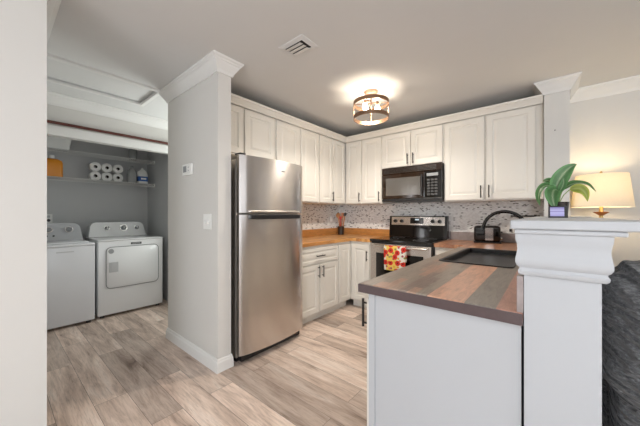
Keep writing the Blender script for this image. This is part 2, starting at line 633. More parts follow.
def struct(name, mb, mat, label=None, parent=None, smooth=False):
    o = mb.build(name, mat, parent, smooth)
    if parent is None:
        o['kind'] = 'structure'
        if label:
            o['label'] = label
            o['category'] = 'wall' if 'wall' in name else name.split('_')[0]
    return o


# ------------------------------------------------------------------ room shell
H = 2.44
struct('floor', MB().box(-2.6, 6.6, -10.1, 0.2, -0.1, 0), 'floor', 'grey brown wood look vinyl plank floor')
# ceiling in one slab with the hatch opening left out
hx0, hx1, hy0, hy1 = -0.785, -0.295, -3.42, -2.635
cl = MB()
cl.box(-2.6, hx0, -10.1, 0.2, H, H + 0.1)
cl.box(hx1, 6.6, -10.1, 0.2, H, H + 0.1)
cl.box(hx0, hx1, -10.1, hy0, H, H + 0.1)
cl.box(hx0, hx1, hy1, 0.2, H, H + 0.1)
struct('ceiling', cl, 'ceiling', 'flat painted ceiling')
struct('wall_back', MB().box(-0.1, 6.6, 0, 0.12, 0, H), 'wall', 'painted back wall of kitchen and living area')
struct('wall_left', MB().box(-0.26, 0, -2.445, 0.12, 0, H), 'wall', 'kitchen wall behind the refrigerator')
struct('wall_middle', MB().box(-0.26, 0.675, -2.56, -2.445, 0, H), 'wall', 'short partition wall carrying thermostat and light switch')
struct('wall_front', MB().box(0.58, 0.70, -10.1, -3.505, 0, H).box(-1.2, 0.58, -3.66, -3.505, 0, H), 'wall', 'near wall end at the left edge of the picture')
struct('wall_right', MB().box(6.5, 6.62, -10.1, -5.0, 0, H).box(6.5, 6.62, -1.8, 0.1, 0, H).box(6.5, 6.62, -5.0, -1.8, 0, 0.45).box(6.5, 6.62, -5.0, -1.8, 2.35, H), 'wall')
struct('wall_rear', MB().box(0.58, 4.4, -10.12, -10, 0, H).box(6.4, 6.62, -10.12, -10, 0, H).box(4.4, 6.4, -10.12, -10, 0, 0.45).box(4.4, 6.4, -10.12, -10, 2.35, H), 'wall')


def window(name, x0, x1, y0, y1, z0, z1, along):
    f = MB()
    t = 0.05
    if along == 'x':
        f.box(x0, x1, y0, y1, z0, z0 + t).box(x0, x1, y0, y1, z1 - t, z1)
        for k in range(4):
            xx = x0 + (x1 - x0 - t) * k / 3
            f.box(xx, xx + t, y0, y1, z0, z1)
        g = MB().box(x0, x1, (y0 + y1) / 2 - 0.003, (y0 + y1) / 2 + 0.003, z0, z1)
    else:
        f.box(x0, x1, y0, y1, z0, z0 + t).box(x0, x1, y0, y1, z1 - t, z1)
        for k in range(3):
            yy = y0 + (y1 - y0 - t) * k / 2
            f.box(x0, x1, yy, yy + t, z0, z1)
        g = MB().box((x0 + x1) / 2 - 0.003, (x0 + x1) / 2 + 0.003, y0, y1, z0, z1)
    w = struct(name, f, 'winframe', 'white framed window')
    g.build('pane', 'glass', w)


window('window_1', 4.4, 6.4, -10.09, -10.03, 0.45, 2.35, 'x')
window('window_2', 6.53, 6.59, -5.0, -1.8, 0.45, 2.35, 'y')
# laundry closet and hall
struct('wall_closet', MB().box(-2.42, -2.30, -3.9, -1.2, 0, H).box(-2.30, -1.32, -2.08, -1.96, 0, H).box(-2.30, -1.32, -3.80, -3.68, 0, H), 'closet', 'dark grey inner walls of the laundry closet')
struct('wall_hall', MB().box(-1.32, -1.20, -3.80, -2.08, 2.035, H).box(-1.32, -1.20, -2.08, -1.2, 0, H).box(-1.32, -1.2, -3.80, -3.655, 0, 2.035).box(-1.2, -0.26, -1.32, -1.2, 0, H), 'wall', 'header wall above the laundry closet opening')
# half wall and stub wall at the right of the kitchen
struct('wall_stub', MB().box(2.61, 2.787, -0.40, 0, 0, H), 'wall', 'narrow full height wall end beside the upper cabinets')
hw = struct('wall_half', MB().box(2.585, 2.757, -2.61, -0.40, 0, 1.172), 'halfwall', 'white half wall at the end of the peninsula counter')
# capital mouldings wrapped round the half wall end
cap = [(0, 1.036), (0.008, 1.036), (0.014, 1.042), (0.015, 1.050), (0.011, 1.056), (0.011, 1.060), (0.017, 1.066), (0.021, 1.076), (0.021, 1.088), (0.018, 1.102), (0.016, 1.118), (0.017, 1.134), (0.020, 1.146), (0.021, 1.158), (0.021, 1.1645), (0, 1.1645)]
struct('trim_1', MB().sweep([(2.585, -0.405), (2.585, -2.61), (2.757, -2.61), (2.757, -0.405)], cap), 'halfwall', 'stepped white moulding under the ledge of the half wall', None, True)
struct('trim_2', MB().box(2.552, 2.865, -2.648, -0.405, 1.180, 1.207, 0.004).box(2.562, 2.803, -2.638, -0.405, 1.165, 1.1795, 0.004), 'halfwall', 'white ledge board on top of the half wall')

# crown mouldings, baseboards
CR = [(0, H - 0.11), (0.010, H - 0.11), (0.013, H - 0.10), (0.018, H - 0.088), (0.032, H - 0.066), (0.044, H - 0.048), (0.050, H - 0.036), (0.058, H - 0.030), (0.060, H - 0.022), (0.072, H - 0.014), (0.075, H - 0.001), (0, H - 0.001)]


def crown(name, path, label=None, prof=CR):
    return struct(name, MB().sweep(path, prof), 'trim', label or 'white crown moulding')


crown('trim_3', [(0.30, -2.445), (0.675, -2.445), (0.675, -2.56), (-0.26, -2.56), (-0.26, -1.34)][::-1], 'white crown moulding wrapped round the partition wall')
crown('trim_4', [(-1.2, -1.34), (-1.2, -3.505)][::-1], 'white crown moulding above the closet opening')
crown('trim_5', [(-1.115, -3.505), (0.70, -3.505), (0.70, -9.9)][::-1], 'white crown moulding on the near wall')
crown('trim_6', [(2.61, -0.0), (2.61, -0.40), (2.787, -0.40), (2.787, 0), (6.45, 0)], 'white crown moulding round the stub wall and along the living room wall')
BBP = [(0, 0), (0.016, 0), (0.016, 0.012), (0.014, 0.060), (0.013, 0.075), (0.009, 0.082), (0.008, 0.096), (0.004, 0.102), (0, 0.102)]
struct('baseboard_middle', MB().sweep([(0.45, -2.445), (0.675, -2.445), (0.675, -2.56), (-0.26, -2.56), (-0.26, -1.34)][::-1], BBP), 'trim', 'white baseboard round the partition wall')
struct('baseboard_left', MB().sweep([(0.70, -3.52), (0.70, -9.9)][::-1], BBP), 'trim', 'white baseboard on the near wall')
struct('baseboard_back', MB().sweep([(2.80, 0), (6.45, 0)], BBP), 'trim', 'white baseboard along the living room wall')

# attic hatch: trim frame and panel
ha = thing('attic_hatch', 'grey attic access panel with white trim set in the hall ceiling', 'hatch', ((hx0 + hx1) / 2, (hy0 + hy1) / 2, H))
ax, ay = (hx1 - hx0) / 2, (hy1 - hy0) / 2
MB().box(-ax + 0.006, ax - 0.006, -ay + 0.006, ay - 0.006, 0.012, 0.03).build('panel', 'ceiling', ha)
fr = MB()
fr.sweep([(-ax, -ay), (ax, -ay), (ax, ay), (-ax, ay)], [(-0.008, -0.001), (-0.008, -0.016), (0.0, -0.022), (0.034, -0.016), (0.040, -0.001)], closed=True)
fr.build('trim_frame', 'trim', ha)

# tile backsplash
struct('backsplash_back', MB().box(0.008, 2.608, -0.008, -0.0005, 0.92, 1.385), 'tile_back', 'white and grey mosaic tile on the back wall')
struct('backsplash_left', MB().box(0.0005, 0.008, -1.66, -0.009, 0.92, 1.385), 'tile_left', 'white and grey mosaic tile on the left wall')


# ------------------------------------------------------------------ cabinets
def door_mesh(w, h, t=0.02, fw=0.056):
    """raised-panel door, x 0..w, z 0..h, front at y=-t"""
    mb = MB()
    bm = mb.bm
    fw = min(fw, w * 0.24, h * 0.27)
    rings = [(0, 0), (0, -t + 0.003), (0.003, -t), (fw, -t), (fw + 0.004, -t + 0.007), (fw + 0.011, -t + 0.009), (fw + 0.016, -t + 0.009), (fw + 0.036, -t + 0.003)]
    rings = [r for r in rings if r[0] < min(w, h) / 2 - 0.004]
    loops = []
    for i, y in rings:
        loops.append([bm.verts.new(p) for p in ((i, y, i), (w - i, y, i), (w - i, y, h - i), (i, y, h - i))])
    for A, B in zip(loops, loops[1:]):
        for k in range(4):
            bm.faces.new((A[k], A[(k + 1) % 4], B[(k + 1) % 4], B[k]))
    bm.faces.new(loops[0][::-1])
    bm.faces.new(loops[-1])
    return mb


def pull(parent, x, z, y=-0.02, vertical=True, L=0.13):
    mb = MB()
    d = L / 2
    if vertical:
        mb.cyl((x, y - 0.028, z - d), (x, y - 0.028, z + d), 0.006, n=10)
        for s in (-1, 1):
            mb.cyl((x, y, z + s * d * 0.72), (x, y - 0.028, z + s * d * 0.72), 0.0045, n=8)
    else:
        mb.cyl((x - d, y - 0.028, z), (x + d, y - 0.028, z), 0.006, n=10)
        for s in (-1, 1):
            mb.cyl((x + s * d * 0.72, y, z), (x + s * d * 0.72, y - 0.028, z), 0.0045, n=8)
    return tag(mb.build('handle', 'bronze', parent, True), 'dark bronze bar handle')


def cabinet(name, label, cat, loc, rotz, w, h, d, doors, drawers=(), toe=0.0, mat='cabinet', group=None, carcass=None, dmat=None):
    t = thing(name, label, cat, loc, rotz, group)
    b = MB()
    if carcass:
        carcass(b)
    else:
        b.box(0, w, 0, d, toe, h)
        if toe:
            b.box(0, w, 0.07, d, 0, toe)
    b.build('carcass', mat, t)
    for x0, x1, z0, z1, hx, hz in doors:
        o = door_mesh(x1 - x0, z1 - z0).build('door', dmat or mat, t, loc=(x0, -0.0005, z0))
        if hx is not None:
            pull(o, hx - x0, hz - z0)
    for x0, x1, z0, z1 in drawers:
        o = door_mesh(x1 - x0, z1 - z0, fw=0.03).build('drawer', mat, t, loc=(x0, -0.0005, z0))
        pull(o, (x1 - x0) / 2, (z1 - z0) / 2, vertical=False, L=0.14)
    return t


L90 = R(90)
UZ0, UZ1 = 1.372, 2.30
# uppers on the left wall; local x runs along +y, front faces +x.  loc.x is the carcass front
D0, D1 = 0.012, UZ1 - UZ0 - 0.035
ul = lambda y: y


def upper_left(label, y0, y1, z0, doors):
    ds = [(a - y0, b - y0, 0.012, UZ1 - z0 - 0.035, None if hx is None else hx - y0, 0.10) for a, b, hx in doors]
    cabinet('wall_cabinet', label, 'cabinet', (0.33, y0, z0), L90, y1 - y0, UZ1 - z0, 0.32, ds)


upper_left('cream two-door wall cabinet above the left side of the refrigerator', -2.44, -1.692, 1.80, [(-2.425, -2.102, None), (-2.087, -1.707, None)])
upper_left('cream tall two-door wall cabinet on the left wall just right of the refrigerator', -1.690, -0.945, UZ0, [(-1.673, -1.318, None), (-1.285, -0.956, None)])
upper_left('cream wall cabinet filling the left side of the inside corner', -0.943, -0.352, UZ0, [(-0.934, -0.655, -0.675), (-0.640, -0.362, None)])


def upper_back(label, x0, x1, z0, doors, y=-0.33):
    ds = [(a - x0, b - x0, 0.012, UZ1 - z0 - 0.035, None if hx is None else hx - x0, 0.095) for a, b, hx in doors]
    cabinet('wall_cabinet', label, 'cabinet', (x0, y, z0), 0, x1 - x0, UZ1 - z0, 0.32, ds)


def corner_carcass(b):
    b.box(0.005, 0.597, 0, 0.32, 0, UZ1 - UZ0)


upper_back('cream two-door wall cabinet on the back wall, left of the microwave', 0.333, 0.935, UZ0, [(0.362, 0.615, 0.595), (0.632, 0.922, 0.90)])
upper_back('short cream two-door wall cabinet mounted over the black microwave', 0.937, 1.712, 1.823, [(0.945, 1.320, 1.292), (1.334, 1.700, 1.362)])
upper_back('large cream two-door wall cabinet right of the microwave beside the stub wall', 1.714, 2.606, UZ0, [(1.724, 2.120, 2.092), (2.138, 2.545, 2.166)])
CC = [(0, 0), (0.012, 0), (0.016, 0.012), (0.024, 0.022), (0.040, 0.044), (0.052, 0.054), (0.054, 0.070), (0, 0.070)]
struct('trim_7', MB().sweep([(0.352, -2.436), (0.352, -0.352), (2.604, -0.352)], [(o, UZ1 - 0.028 + z) for o, z in CC]), 'cabinet', 'cream crown moulding along the tops of the wall cabinets')

# base cabinets
BH = 0.874
cabinet('base_cabinet', 'cream base cabinet with one drawer over two doors, right of the refrigerator', 'cabinet', (0.61, -1.658, 0), L90, 0.762, BH, 0.60,
        [(0.010, 0.380, 0.115, 0.655, 0.352, 0.575), (0.394, 0.748, 0.115, 0.655, 0.424, 0.575)], [(0.010, 0.748, 0.672, 0.84)], toe=0.10)
cabinet('base_cabinet', 'cream corner base cabinet panel between drawer cabinet and inside corner', 'cabinet', (0.61, -0.894, 0), L90, 0.282, BH, 0.60,
        [(0.004, 0.262, 0.115, 0.84, None, None)], toe=0.10)
cabinet('base_cabinet', 'narrow cream base cabinet with single door just left of the range', 'cabinet', (0.612, -0.61, 0), 0, 0.312, BH, 0.60,
        [(0.026, 0.292, 0.115, 0.84, 0.265, 0.70)], toe=0.10)
cabinet('base_cabinet', 'pale base cabinet just right of the range under the stained counter', 'cabinet', (1.698, -0.61, 0), 0, 0.318, BH, 0.60,
        [(0.012, 0.305, 0.115, 0.84, 0.04, 0.70)], toe=0.10)
R90 = R(-90)


def pen_carcass(b):
    b.box(0, 0.60, 0, 0.555, 0.10, BH)
    b.box(0, 0.60, 0.07, 0.555, 0, 0.10)
    # the finished end that faces the living room is built at local x = 0.60 (towards the camera)
    b.box(0.60, 0.606, -0.0, 0.030, 0.0, BH)
    b.box(0.600, 0.603, 0.036, 0.555, 0.0, BH)


# peninsula cabinets: local x runs along -y, front faces -x
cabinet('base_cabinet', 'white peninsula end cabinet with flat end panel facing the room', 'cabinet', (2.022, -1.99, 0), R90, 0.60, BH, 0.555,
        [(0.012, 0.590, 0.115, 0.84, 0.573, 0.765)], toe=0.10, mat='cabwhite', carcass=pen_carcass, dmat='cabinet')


def sink_carcass(b):
    b.box(0, 1.37, 0, 0.018, 0.10, BH)
    b.box(0, 1.37, 0.537, 0.555, 0.10, BH)
    b.box(0, 0.018, 0.018, 0.537, 0.10, BH)
    b.box(1.352, 1.37, 0.018, 0.537, 0.10, BH)
    b.box(0.018, 1.352, 0.018, 0.537, 0.10, 0.118)
    b.box(0, 1.37, 0.07, 0.555, 0, 0.10)


cabinet('base_cabinet', 'cream sink base cabinet inside the peninsula under the black sink', 'cabinet', (2.022, -0.618, 0), R90, 1.37, BH, 0.555,
        [(0.33, 0.82, 0.115, 0.84, 0.78, 0.70), (0.835, 1.33, 0.115, 0.84, 0.875, 0.70)], toe=0.10, mat='cabinet', carcass=sink_carcass)

# ------------------------------------------------------------------ countertops
CZ0, CZ1 = 0.8755, 0.914
lc = thing('countertop', 'orange butcher block countertop in the corner left of the range', 'countertop', (0, 0, 0))
b = MB()
b.prism([(0.009, -1.655), (0.637, -1.655), (0.637, -0.637), (0.924, -0.637), (0.924, -0.009), (0.009, -0.009)], 'z', CZ0, CZ1)
b.build('worktop', 'butcher_side', lc)
MB().box(0.029, 0.924, -0.029, -0.009, CZ1, 1.01, 0.002).build('backsplash_board', 'butcher', lc)
MB().box(0.009, 0.028, -1.655, -0.009, CZ1, 1.01, 0.002).build('backsplash_board', 'butcher_side', lc)

rc = thing('countertop', 'stained multi-tone wood plank countertop of the peninsula with sink cutout', 'countertop', (0, 0, 0))
sx0, sx1, sy0, sy1 = 2.085, 2.475, -1.76, -0.88
xl, xr_, yf = 1.985, 2.582, -2.612
b = MB()
E0 = 0.006
b.box(xl, xr_, yf, sy0, CZ0, CZ1, 0.005)
b.box(xl, sx0, sy0, sy1, CZ0, CZ1)
b.box(sx1, xr_, sy0, sy1, CZ0, CZ1)
b.box(xl, 2.605, sy1, -0.009, CZ0, CZ1)
b.box(1.696, xl, -0.637, -0.009, CZ0, CZ1)
b.build('worktop', 'counter', rc)
MB().box(xl - 0.006, xr_, yf - 0.006, yf - 0.0005, CZ0 - 0.002, CZ1 - 0.003, 0.002).box(xl - 0.006, xl - 0.0005, yf, -0.645, CZ0 - 0.002, CZ1 - 0.003, 0.002).build('edge_band', 'counteredge', rc)
MB().box(1.696, 2.605, -0.029, -0.009, CZ1, 1.015, 0.002).build('backsplash_board', 'greyboard', rc)
MB().box(2.566, 2.5835, yf, -0.405, CZ1, 1.03, 0.002).build('backsplash_board', 'greyboard', rc)

# sink
sk = thing('kitchen_sink', 'black composite sink set into the peninsula counter', 'sink', (2.28, -1.32, CZ1))
b = MB()
bm = b.bm
ox0, ox1, oy0, oy1 = sx0 - 2.28 + 0.004, sx1 - 2.28 - 0.004, sy0 + 1.32 + 0.004, sy1 + 1.32 - 0.004


def rr(x0, x1, y0, y1, r, z, n=5):
    out = []
    for cx, cy, a in ((x1 - r, y1 - r, 0), (x0 + r, y1 - r, 90), (x0 + r, y0 + r, 180), (x1 - r, y0 + r, 270)):
        for k in range(n + 1):
            q = R(a + 90 * k / n)
            out.append((cx + r * math.cos(q), cy + r * math.sin(q), z))
    return out


def loft(bm, loops, cap0=True, cap1=True):
    V = [[bm.verts.new(p) for p in l] for l in loops]
    n = len(V[0])
    for A, B in zip(V, V[1:]):
        for k in range(n):
            bm.faces.new((A[k], A[(k + 1) % n], B[(k + 1) % n], B[k]))
    if cap0:
        bm.faces.new(V[0][::-1])
    if cap1:
        bm.faces.new(V[-1])


loft(bm, [rr(ox0, ox1, oy0, oy1, 0.03, -0.03), rr(ox0, ox1, oy0, oy1, 0.03, -0.225), rr(ox0 + 0.03, ox1 - 0.03, oy0 + 0.03, oy1 - 0.03, 0.03, -0.245),
          rr(ox0 + 0.035, ox1 - 0.035, oy0 + 0.035, oy1 - 0.035, 0.03, -0.230), rr(ox0 + 0.014, ox1 - 0.014, oy0 + 0.014, oy1 - 0.014, 0.03, -0.212), rr(ox0 + 0.010, ox1 - 0.010, oy0 + 0.010, oy1 - 0.010, 0.03, -0.004)], True, True)
bm.faces.ensure_lookup_table()
# open the top: remove the last cap, which closed the bowl
bm.faces.remove(bm.faces[-1])
b.build('basin', 'sinkblack', sk)
b = MB()
loft(b.bm, [rr(ox0 + 0.010, ox1 - 0.010, oy0 + 0.010, oy1 - 0.010, 0.03, -0.004), rr(ox0 + 0.006, ox1 - 0.006, oy0 + 0.006, oy1 - 0.006, 0.03, 0.007), rr(ox0 - 0.016, ox1 + 0.016, oy0 - 0.016, oy1 + 0.016, 0.04, 0.007), rr(ox0 - 0.020, ox1 + 0.020, oy0 - 0.020, oy1 + 0.020, 0.04, 0.0005)], False, False)
b.build('rim', 'sinkblack', sk, True)
MB().lathe([(0.045, -0.2298), (0.045, -0.225), (0.03, -0.225), (0.012, -0.228)], (0, 0, 0)).build('drain', 'chrome', sk, True)

# faucet
fa = thing('faucet', 'black gooseneck kitchen faucet arching over the sink', 'faucet', (2.528, -1.30, CZ1 + 0.0005))
MB().lathe([(0.026, 0), (0.026, 0.012), (0.018, 0.02), (0.017, 0.11), (0.013, 0.12)]).build('base', 'gloss_black', fa, True)
pts = [(0, 0, 0.11), (0, 0, 0.20)]
for k in range(0, 15):
    a = R(168 * k / 14)
    pts.append((-0.132 + 0.132 * math.cos(a), 0, 0.20 + 0.132 * math.sin(a)))
MB().tube(pts, 0.012, 12).build('spout', 'gloss_black', fa, True)
MB().tube([(-0.2605, 0, 0.229), (-0.266, 0, 0.205)], [0.014, 0.015], 12).build('spray_head', 'gloss_black', fa, True)
MB().cyl((0, -0.018, 0.075), (0, -0.04, 0.075), 0.011).tube([(0, -0.036, 0.078), (-0.015, -0.055, 0.11), (-0.03, -0.07, 0.14)], [0.006, 0.005, 0.0045], 8).build('lever', 'gloss_black', fa, True)
# soap pump by the sink corner
sp = thing('soap_dispenser', 'black soap dispenser bottle near the back of the counter beside the half wall', 'dispenser', (2.465, -0.70, CZ1 + 0.0005))
MB().lathe([(0.030, 0), (0.032, 0.004), (0.032, 0.10), (0.026, 0.125), (0.012, 0.135), (0.012, 0.15)]).build('bottle', 'gloss_black', sp, True)
MB().cyl((0, 0, 0.15), (0, 0, 0.185), 0.005, n=10).box(-0.035, 0.01, -0.006, 0.006, 0.183, 0.195, 0.003).build('pump', 'black', sp, True)

# ------------------------------------------------------------------ refrigerator (front faces +x)
FY0, FY1 = -2.402, -1.660
fg = thing('refrigerator', 'stainless steel top-freezer refrigerator beside the partition wall', 'refrigerator', (0.05, -2.031, 0))
fw2 = (FY1 - FY0) / 2
fx = 0.05
MB().box(0.0, 0.615, -fw2 + 0.008, fw2 - 0.008, 0.035, 1.685, 0.006).build('cabinet_body', 'steel_side', fg)
b = MB()
b.box(0.616, 0.640, -fw2 + 0.014, fw2 - 0.014, 0.075, 1.218)
b.box(0.616, 0.640, -fw2 + 0.014, fw2 - 0.014, 1.252, 1.688)
b.build('door_gasket', 'rubber', fg)


def fridge_door(z0, z1):
    b = MB()
    poly = [(0.641, -fw2), (0.641, fw2)]
    n = 20
    front = []
    for k in range(n + 1):
        u = -1 + 2 * k / n
        y = -u * fw2
        e = 1 - abs(u) ** 10 * 0.35
        front.append((0.641 + 0.044 + (0.036 * (1 - u * u)) - 0.012 * (abs(u) ** 14), y))
    poly = [(0.641, -fw2)] + front[::-1] + [(0.641, fw2)]
    b.prism(poly, 'z', z0, z1)
    return b


d1 = fridge_door(1.238, 1.712).build('freezer_door', 'steel', fg, True)
d2 = fridge_door(0.075, 1.222).build('fresh_food_door', 'steel', fg, True)
b = MB().box(0.690, 0.736, -0.295, 0.272, 1.186, 1.2235, 0.004)
tag(b.build('handle', 'black', d2), 'black recessed grip along the top of the lower door')
b = MB().box(0.690, 0.732, -0.295, 0.272, 1.2415, 1.258, 0.004)
tag(b.build('handle', 'steel_side', d1), 'steel lip grip along the bottom of the freezer door')
MB().box(0.7210, 0.7225, 0.04, 0.085, 1.615, 1.623).build('badge', 'greyplastic', d1)
MB().box(0.05, 0.60, -fw2 + 0.02, fw2 - 0.02, 0.0005, 0.034).box(0.601, 0.66, -fw2 + 0.03, fw2 - 0.03, 0.015, 0.066).build('toe_grille', 'black', fg)
MB().box(0.60, 0.68, -fw2 + 0.005, -fw2 + 0.06, 1.7125, 1.728, 0.004).build('hinge_cover', 'black', fg)

# ------------------------------------------------------------------ range
RX0, RX1 = 0.930, 1.690
rg = thing('range', 'stainless and black electric range with poppy towel on its oven handle', 'stove', ((RX0 + RX1) / 2, -0.33, 0))
hw_ = (RX1 - RX0) / 2
MB().box(-hw_, hw_, -0.285, 0.29, 0.02, 0.895, 0.003).box(-hw_ + 0.05, hw_ - 0.05, -0.25, 0.25, 0.0005, 0.02).build('body', 'black', rg)
ct = MB().box(-hw_, hw_, -0.335, 0.225, 0.896, 0.924, 0.006).build('cooktop', 'gloss_black', rg)
for cx, cy, r in ((-0.19, -0.16, 0.10), (0.19, -0.16, 0.085), (-0.19, 0.10, 0.075), (0.19, 0.10, 0.10)):
    MB().lathe([(r, 0.9242), (r, 0.9246), (r - 0.004, 0.9246), (r - 0.004, 0.9242)], (cx, cy, 0), 40, cap=False).build('burner_ring', 'greyplastic', ct)
od = MB().box(-hw_ + 0.004, hw_ - 0.016, -0.325, -0.287, 0.215, 0.872, 0.006).build('oven_door', 'steel', rg)
MB().box(-hw_ + 0.085, hw_ - 0.10, -0.3275, -0.3252, 0.34, 0.76, 0.001).build('oven_window', 'gloss_black', od)
MB().box(hw_ - 0.0155, hw_, -0.325, -0.287, 0.215, 0.872).build('side_trim', 'black', rg)
b = MB().cyl((-hw_ + 0.04, -0.372, 0.845), (hw_ - 0.05, -0.372, 0.845), 0.012, n=14)
for s in (-hw_ + 0.06, hw_ - 0.07):
    b.cyl((s, -0.326, 0.845), (s, -0.372, 0.845), 0.009, n=10)
tag(b.build('handle', 'steel', od, True), 'stainless bar handle across the oven door')
MB().box(-hw_ + 0.004, hw_ - 0.004, -0.322, -0.287, 0.035, 0.205, 0.005).build('drawer', 'steel', rg)
bg = MB().prism([(0.215, 0.925), (0.262, 0.925), (0.29, 0.925), (0.29, 1.205), (0.235, 1.205), (0.225, 1.075)], 'x', -hw_, hw_).build('backguard', 'gloss_black', rg)
pn = MB()
pn.prism([(0.2225, 1.085), (0.2252, 1.085), (0.2335, 1.192), (0.2308, 1.192)], 'x', -hw_ + 0.03, hw_ - 0.03)
panel = pn.build('control_panel', 'steel', bg)
ds_ = MB().prism([(0.2215, 1.105), (0.2242, 1.105), (0.2320, 1.180), (0.2290, 1.180)], 'x', -0.085, 0.09).build('display', 'gloss_black', bg)
MB().box(-0.02, 0.03, 0.2250, 0.2270, 1.148, 1.166).build('digits', 'digits', bg)
for sx in (-0.295, -0.205, 0.205, 0.29):
    b = MB().cyl((sx, 0.229, 1.138), (sx, 0.203, 1.136), 0.024, 0.020, n=20)
    b.box(sx - 0.004, sx + 0.004, 0.198, 0.204, 1.118, 1.156)
    b.build('knob', 'black', bg, True)

# dish towel over the oven handle
tw = MB()
bm = tw.bm
nx, nz = 18, 30
path = []
for k in range(9):
    path.append((0.0155, -0.16 + 0.16 * k / 8))
for k in range(1, 8):
    a = PI * k / 8
    path.append((0.0155 * math.cos(a), 0.0155 * math.sin(a)))
for k in range(21):
    path.append((-0.0155 - 0.004 * math.sin(k / 20 * 2.4), -0.268 * k / 20))
rows = []
for i, (py, pz) in enumerate(path):
    row = []
    for j in range(nx + 1):
        u = -1 + 2 * j / nx
        wv = 0.004 * math.sin(u * 7 + 0.6) * min(1, max(0, -pz) / 0.1)
        row.append(bm.verts.new((u * 0.135 * (1 - 0.03 * (pz < -0.1)), py - abs(wv) * (1 if py < 0 else 0), pz)))
    rows.append(row)
for A, B in zip(rows, rows[1:]):
    for j in range(nx):
        bm.faces.new((A[j], A[j + 1], B[j + 1], B[j]))
tw_o = tw.build('dish_towel', 'towel', None, True, loc=(1.285, -0.33 - 0.372, 0.845))
md = tw_o.modifiers.new('thick', 'SOLIDIFY')
md.thickness = 0.002
md.offset = 0
tag(tw_o, 'white and yellow dish towel with red poppies hanging on the oven handle', 'towel')

# ------------------------------------------------------------------ microwave
mx0, mx1, mz0, mz1 = 0.962, 1.710, 1.388, 1.820
mw = thing('microwave', 'black over-the-range microwave between the wall cabinets', 'microwave', ((mx0 + mx1) / 2, -0.20, mz0))
mh, mm = mz1 - mz0, (mx1 - mx0) / 2
MB().box(-mm, mm, -0.17, 0.19, 0, mh, 0.004).build('body', 'black', mw)
b = MB().box(-mm, mm, -0.205, -0.171, mh - 0.085, mh, 0.004)
tg_ = b.build('vent_panel', 'mwglass', mw)
b = MB()
for k in range(4):
    b.box(-mm + 0.03, mm - 0.06, -0.2065, -0.2052, mh - 0.07 + k * 0.016, mh - 0.063 + k * 0.016)
b.build('louvre', 'black', tg_)
dr = MB().box(-mm, 0.178, -0.205, -0.171, 0.035, mh - 0.088, 0.005).build('door', 'mwglass', mw)
MB().box(-mm + 0.06, 0.13, -0.2075, -0.2055, 0.075, mh - 0.135, 0.001).build('window', plain('mesh_window_glass', (0.20, 0.19, 0.18), 0.12, 0.6, bmp=0.1, bscale=900), dr)
b = MB().cyl((0.155, -0.228, 0.06), (0.155, -0.228, mh - 0.12), 0.009, n=12)
for z in (0.08, mh - 0.14):
    b.cyl((0.155, -0.205, z), (0.155, -0.228, z), 0.006, n=8)
b.build('handle', 'black', dr, True)
cp = MB().box(0.181, mm, -0.205, -0.171, 0.035, mh - 0.088, 0.004).build('control_panel', 'gloss_black', mw)
MB().box(0.205, 0.335, -0.2065, -0.2052, mh - 0.145, mh - 0.11).build('display', 'greyplastic', cp)
for r in range(6):
    for c in range(3):
        MB().box(0.210 + c * 0.042, 0.242 + c * 0.042, -0.2068, -0.2052, 0.062 + r * 0.034, 0.084 + r * 0.034, 0.002).build('button', 'keypad', cp)
MB().box(-mm, mm, -0.200, -0.171, 0.0, 0.033, 0.003).build('bottom_strip', 'black', mw)

# ------------------------------------------------------------------ things on the back counter
# toaster
to = thing('toaster', 'black two-slot toaster with chrome side in the counter corner', 'toaster', (2.115, -0.16, CZ1 + 0.0005), R(12))
b = MB().box(-0.125, 0.125, -0.08, 0.08, 0.012, 0.185, 0.028, 4)
b.build('shell', 'gloss_black', to, True)
MB().box(-0.02, 0.055, -0.0825, -0.0795, 0.03, 0.165, 0.001).build('chrome_plate', 'chrome', to)
MB().box(-0.128, 0.128, -0.083, 0.083, 0, 0.013, 0.003).build('base', 'black', to)
MB().box(-0.09, 0.09, -0.04, -0.015, 0.1852, 0.1862).box(-0.09, 0.09, 0.015, 0.04, 0.1852, 0.1862).build('slot', 'rubber', to)
MB().box(0.1255, 0.145, -0.02, 0.02, 0.11, 0.125, 0.003).build('lever', 'black', to)
MB().cyl((0.1255, -0.045, 0.05), (0.14, -0.045, 0.05), 0.012, n=14).build('knob', 'chrome', to)
# white plate and plug added in place of a pale reflection
ou = thing('wall_outlet', 'white plate added for a pale reflection on the tile right of the toaster', 'outlet', (2.345, -0.0085, 1.065))
MB().box(-0.055, 0.055, -0.006, -0.0002, -0.058, 0.058, 0.002).build('plate', 'whiteplastic', ou)
MB().box(-0.035, -0.012, -0.022, -0.0065, -0.03, 0.0, 0.003).build('plug', 'black', ou)
MB().box(0.012, 0.035, -0.0075, -0.0062, -0.035, 0.035, 0.001).build('socket', 'midgrey', ou)
# black rail
ra = thing('towel_rail', 'thin black rail mounted on the tile near the stub wall', 'rail', (2.45, -0.06, 1.208))
MB().cyl((-0.125, 0, 0), (0.125, 0, 0), 0.008, n=10).build('bar', 'black', ra, True)
MB().cyl((-0.115, 0, 0), (-0.115, 0.051, 0), 0.010, n=10).build('bracket', 'black', ra)
MB().cyl((0.115, 0, 0), (0.115, 0.051, 0), 0.010, n=10).build('bracket', 'black', ra)
# crock and utensils
cr = thing('utensil_crock', 'small dark brown crock holding wooden spoons in the counter corner', 'crock', (0.165, -0.205, CZ1 + 0.0005))
b = MB().lathe([(0.042, 0), (0.048, 0.006), (0.050, 0.12), (0.052, 0.128), (0.046, 0.128), (0.044, 0.03)], n=28, cap=False)
b.lathe([(0.0435, 0.0), (0.0435, 0.006)], n=28)
b.build('pot', 'potdark', cr, True)


